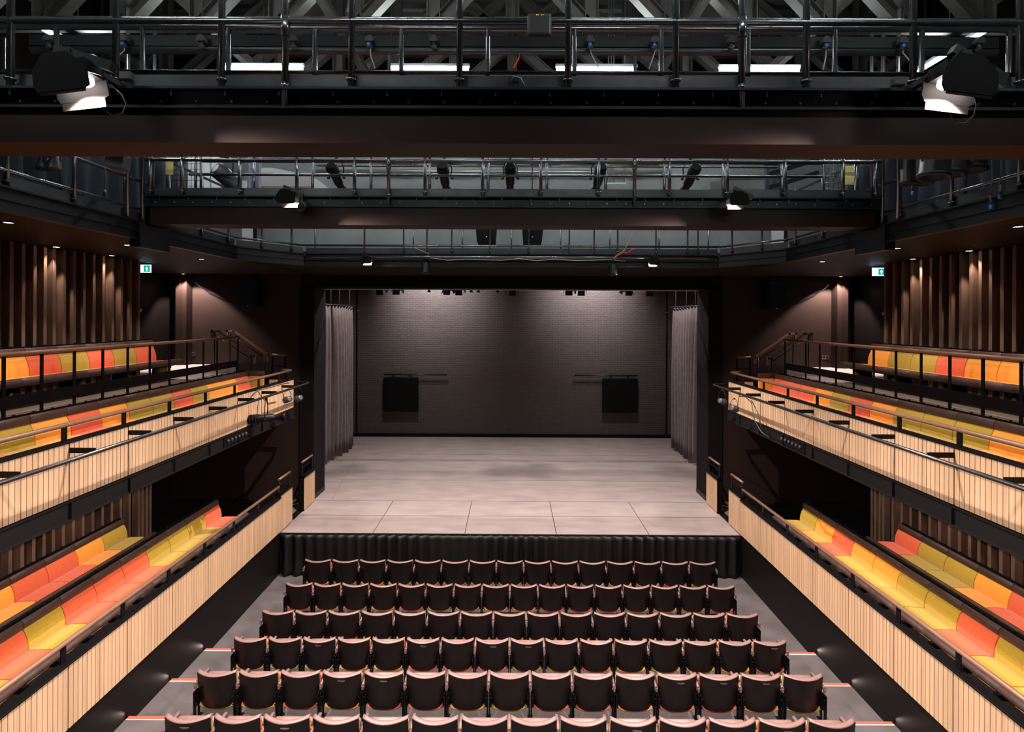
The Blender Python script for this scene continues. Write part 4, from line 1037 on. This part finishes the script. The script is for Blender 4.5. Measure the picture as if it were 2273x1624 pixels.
# yellow tags, mesh gates
for s, x, w_, h_ in ((-1, 373, 17, 36), (1, 1882, 20, 42)):
    p = px(x, 372 if s < 0 else 386, 7.3)
    tag(MB().box(p.x - w_ / 2 * 7.3 / F, p.y - .004, p.z - h_ / 2 * 7.3 / F, p.x + w_ / 2 * 7.3 / F, p.y, p.z + h_ / 2 * 7.3 / F).build('woven_tag', M['yellow']), 'yellow woven tag hanging by the %s mesh gate' % SIDE[s], 'tag')
    t = thing('mesh_gate', 'black wire mesh gate at the %s end of the further bridge' % SIDE[s], 'gate', (s * 4.85, 7.6, H + 1.65), 'mesh gates')
    x0, x1 = s * 4.6, s * 5.1; m = MB()
    for q in range(8): m.tube((x0 + (x1 - x0) * q / 7, 7.65, H + 1.65), (x0 + (x1 - x0) * q / 7, 7.65, H + 2.6), .004, 5)
    for q in range(12): m.tube((x0, 7.65, H + 1.67 + .083 * q), (x1, 7.65, H + 1.67 + .083 * q), .004, 5)
    m.build('mesh', M['tube'], t)
    MB().tube((x0, 7.65, H + 1.62), (x0, 7.65, H + 2.65), .016).tube((x1, 7.65, H + 1.62), (x1, 7.65, H + 2.65), .016).build('frame', M['tube'], t)

# ------------------------------------------------------------------ things at the far technical level
def at_px_box(x0, y0, x1, y1, d, th=.1):
    a = px(x0, y0, d); b = px(x1, y1, d); return (a.x, d, b.z, b.x, d + th, a.z)
for k, (x0, x1) in enumerate(((414, 441), (445, 462), (466, 482))):
    tag(MB().box(*at_px_box(x0, 350, x1, 420, 10.6)).build('wall_panel', M['lightwall']), 'pale upright panel beyond the further bridge, %s of three at far left' % ('left', 'middle', 'right')[k], 'panel', 'pale upright panels')
for a, b, lab, m_ in (((535, 500), (559, 537), 'white door panel beyond the left walkway railing', 'lightwall'), ((1712, 500), (1738, 540), 'white door panel beyond the right walkway railing', 'lightwall')):
    t = thing('doorway_panel', lab, 'door', px(a[0], b[1], 12.6)); q0, q1, q2, q3, q4, q5 = at_px_box(a[0], a[1], b[0], b[1], 12.6, .05); MB().box(q0, q1, H + 1.256, q3, q4, H + 3.3).build('leaf', M[m_], t)
    q0, q1, q2, q3, q4, q5 = at_px_box(b[0] + 1, a[1], b[0] + 8, b[1], 12.6, .05); MB().box(q0, q1, H + 1.256, q3, q4, H + 3.3).build('frame', M['steel'], t)
    q0, q1, q2, q3, q4, q5 = at_px_box(*((518, 537, 640, 566) if a[0] < 1000 else (1640, 538, 1752, 566)), 11.4, .05); tag(MB().box(q0, q1, H + 1.262, q3, q4, q5).build('low_parapet', M['greywall']), 'low grey parapet board beyond the %s walkway railing' % ('left' if a[0] < 1000 else 'right'), 'panel', 'low parapets')
for s, q in ((-1, (577, 374, 690, 415)), (1, (1575, 378, 1694, 418))):
    a = px(q[0], q[1], 9.2); b = px(q[2], q[3], 9.2)
    poly = [(a.x, b.z), (b.x, b.z), (b.x, a.z - (.14 if s < 0 else 0)), (a.x + (.2 if s < 0 else 1.0 - .2), a.z), (a.x, a.z - (0 if s < 0 else .14))] if s < 0 else [(a.x, b.z), (b.x, b.z), (b.x, a.z), (b.x - .2, a.z), (a.x, a.z - .2)]
    tag(MB().prism(poly, 1, 9.2, 10.0).build('air_duct', M['lightwall'] if s < 0 else M['greywall']), 'grey wedge shaped air duct casing beyond the further bridge, %s' % SIDE[s], 'duct', 'duct casings')
p0 = px(545, 400, 10.4); p1 = px(577, 400, 10.4)
tag(drape(((p0.x, 10.4), (p1.x, 10.42)), H + 1.9, H + 3.6, .05, 3, 31).build('blackout_drape', M['greydrape']), 'short blue grey drape beyond the further bridge, left', 'curtain')
p0 = px(1695, 400, 10.4); p1 = px(1735, 400, 10.4)
tag(drape(((p0.x, 10.4), (p1.x, 10.42)), H + 1.9, H + 3.6, .05, 3, 33).build('blackout_drape', M['bluedrape']), 'short dark drape beyond the further bridge, right', 'curtain')
# pipes crossing beyond the further bridge
for k, (d, y, r) in enumerate(((12.4, 381, .045), (12.2, 389, .05), (9.0, 361, .022), (9.0, 369, .02))):
    z = px(0, y, d).z; xx = (1485 - 1134.5) * d / F if k < 2 else 4.6
    tag(MB().tube((-(1134.5 - 700) * d / F, d, z), (xx, d, z), r, 12).build('ceiling_pipe', M['galv'] if k < 2 else M['tube']), 'horizontal pipe crossing beyond the further bridge, %s' % ('upper of the bright pair', 'lower of the bright pair', 'thin dark upper one', 'thin dark lower one')[k], 'pipe', 'pipes beyond the further bridge')
# cable ladder, right of centre
t = thing('cable_ladder', 'perforated steel cable ladder and drop rods beyond the further bridge', 'cable ladder', px(1365, 405, 11))
m = MB(); a = px(1342, 404, 11); b = px(1388, 408, 11); m.box(a.x, 11, b.z, b.x, 11.03, a.z); m.build('tray', M['galv'], t)
m = MB()
for x in (1348, 1354, 1360, 1384): a = Vector((px(x, 350, 11).x, 11, H + 7.02)); b = px(x, 404, 11); m.tube(a, b, .012, 6)
m.build('drop_rods', M['galv'], t)
for s in (-1, 1):
    for q in range(2):
        a = px(1134 + s * (612 - 40), 372 + 30 * q + 12, 8.6); b = px(1134 + s * (690 - 10), 350 + 30 * q, 8.6)
        if s > 0:
            m = MB().obox((a + b) / 2, ((b - a).length, .03, .07), (0, -math.atan2(b.z - a.z, b.x - a.x), 0))
            tag(m.build('cable_tray', M['steel']), 'slanting perforated tray at the right of the further bridge, %s' % ('upper', 'lower')[q], 'cable tray', 'slanting trays')

# ------------------------------------------------------------------ roof trusses, ceiling panels, fluorescent battens
def ibeam(mb, p0, p1, wd, dp, th=.015, yaxis=Vector((0, 1, 0))):
    """H section between two points: flanges facing +-side, web between"""
    p0, p1 = Vector(p0), Vector(p1); d = (p1 - p0); L = d.length; d.normalize(); u = d.cross(yaxis).normalized()
    R = Matrix((d, yaxis, u)).transposed()
    c = (p0 + p1) / 2
    mb.obox(c + u * (wd / 2), (L, dp, th), R).obox(c - u * (wd / 2), (L, dp, th), R).obox(c, (L, th, wd), R)
    return mb
for k, (d, zb, pitch) in enumerate(((8.0, 4.50, 1.21), (11.2, 4.9, 1.25))):
    t = thing('roof_truss', 'large steel roof truss of verticals and diagonals, %s' % ('the nearer one above the fluorescent tubes', 'the further one')[k], 'truss', (0, d, H + zb), 'roof trusses')
    ztop = H + 6.9
    ibeam(MB(), (-9, d, H + zb), (9, d, H + zb), .11, .25).build('bottom_chord', M['truss'], t)
    ibeam(MB(), (-9, d, ztop), (9, d, ztop), .12, .25).build('top_chord', M['truss'], t)
    for i in range(-7, 8):
        x = i * pitch
        ibeam(MB(), (x, d, H + zb), (x, d, ztop), .19, .2).build('vertical', M['truss'], t)
    for i in range(-7, 7):
        x0, x1 = i * pitch, (i + 1) * pitch
        if i < 0: a, b = (x0 + .05, d, H + zb), (x1 + pitch * .9, d, ztop)
        else: a, b = (x1 - .05, d, H + zb), (x0 - pitch * .9, d, ztop)
        ibeam(MB(), a, b, .17, .18).build('diagonal', M['truss'], t)
for k, y in enumerate((2.0, 5.6, 9.6, 12.8)):
    tag(ibeam(MB(), (-9, y, H + 6.6), (9, y, H + 6.6), .3, .2).build('roof_beam', M['truss']), 'steel roof beam under the corrugated roof, %s from the viewer' % ORD[k], 'beam', 'roof beams')
for k, x in enumerate((-7.5, -5.2, -3.0, 3.0, 5.2, 7.5)):
    tag(ibeam(MB(), (x, 1.0, H + 5.0), (x, 13.5, H + 5.0), .16, .12, yaxis=Vector((1, 0, 0))).build('runway_beam', M['truss']), 'steel runway beam running towards the stage, %s from the left' % ORD[k], 'beam', 'runway beams')
# batten lights
def batten(x, y, z, label, ln=1.5, along='x', e=True, g='fluorescent battens', r=.022):
    t = thing('fluorescent_batten', label, 'batten light', (x, y, z), g)
    hx, hy = (ln / 2, .03) if along == 'x' else (.03, ln / 2)
    bevel(MB().box(x - hx, y - hy, z + .035, x + hx, y + hy, z + .09).build('housing', M['lightwall'], t), .006)
    m = MB()
    if along == 'x': m.tube((x - hx + .03, y, z), (x + hx - .03, y, z), r, 12)
    else: m.tube((x, y - hy + .03, z), (x, y + hy - .03, z), r, 12)
    m.build('tube', M['tubeglow'], t, 'glowing white tube')
    m = MB()
    for q in (-1, 1): m.box(x + q * (hx - .03 if along == 'x' else 0) - .015, y + q * (hy - .03 if along != 'x' else 0) - .015, z - .02, x + q * (hx - .03 if along == 'x' else 0) + .015, y + q * (hy - .03 if along != 'x' else 0) + .015, z + .04)
    m.build('end_cap', M['lightwall'], t)
    MB().tube((x, y, z + .09), (x, y, H + 7.02), .008, 6).build('hanger', M['tube'], t)
WHERE = ['far left', 'left of centre', 'right of centre', 'far right']
for k, x in enumerate((-4.57, -1.53, 1.54, 4.52)):
    batten(x, 9.5, H + 4.55, 'glowing fluorescent tube seen over the near bridge, %s' % WHERE[k], r=.045 if k in (0, 3) else .035)
    batten(x * 1.02, 5.9, H + 4.9, 'fluorescent tube high above the near bridge, %s' % WHERE[k])
    batten(x * 1.04, 2.5, H + 3.2, 'fluorescent tube high up nearest the viewer, %s' % WHERE[k])
for k, x in enumerate((-6.9, 6.9)):
    batten(x, 8.2, H + 4.2, 'fluorescent tube high over the %s walkway' % ('left', 'right')[k], along='y')
# bright panels in the lid over the stage opening
k = 0
for x in (-3.2, -2.0, -.85, .45, 1.55, 2.85):
    for y in (12.6, 13.1):
        tag(MB().box(x, y, H + (704 - (362 if y < 13 else 357)) * y / F, x + .75, y + .3, H + (704 - (362 if y < 13 else 357)) * y / F + .03).build('ceiling_panel', M['lightwall']), 'pale ceiling panel glimpsed past the further bridge, %s from the left in the %s line' % (ORD[k // 2], 'nearer' if y < 13 else 'further'), 'panel', 'pale ceiling panels'); k += 1

# ------------------------------------------------------------------ stage working light
for k, (x, y, aimv, ww, sz, nm) in enumerate(((-2.6, 15.0, (0, -.12, -1), 1.3, 92, 'front left'), (2.6, 15.0, (0, -.12, -1), 1.3, 92, 'front right'), (0.0, 17.2, (0, -.18, -1), .8, 84, 'centre'), (-3.2, 16.9, (-.35, -.05, -1), 1.3, 110, 'middle left'), (3.2, 16.9, (.35, -.05, -1), 1.3, 110, 'middle right'),
        (-3.3, 18.3, (.12, 1, -.5), 1.7, 100, 'rear left'), (3.2, 18.3, (-.06, 1, -.5), 1.7, 100, 'rear right'))):
    zz = H + (3.4 if y < 18 else 2.3)
    t = thing('stage_worklight', 'working light over the stage, %s, above the header' % nm, 'floodlight', (x, y, zz), 'stage working lights')
    MB().lathe((x, y, zz), [(.05, .2), (.09, .16), (.16, .0), (.15, .0), (.08, .12)], 16).build('shade', M['iron'], t)
    MB().lathe((x, y, zz + .04), [(0, 0), (.06, 0), (.06, .03), (0, .03)], 12).build('lamp', M['lampglow'], t)
    MB().tube((x, y, zz + .2), (x, y, H + 5.91), .012).build('hanger', M['tube'], t)
    spot('work_beam', (x, y, zz - .03), aimv, STAGE_W * ww, (1, .88, .84), sz, .8, .03 if k in (3, 4) else .1, t)
tag(MB().tube((-7.6, 16.93, H + 1.9), (7.6, 16.93, H + 1.9), .018).build('lighting_bar', M['tube']), 'empty bar over the middle of the stage, above the header', 'lighting bar')
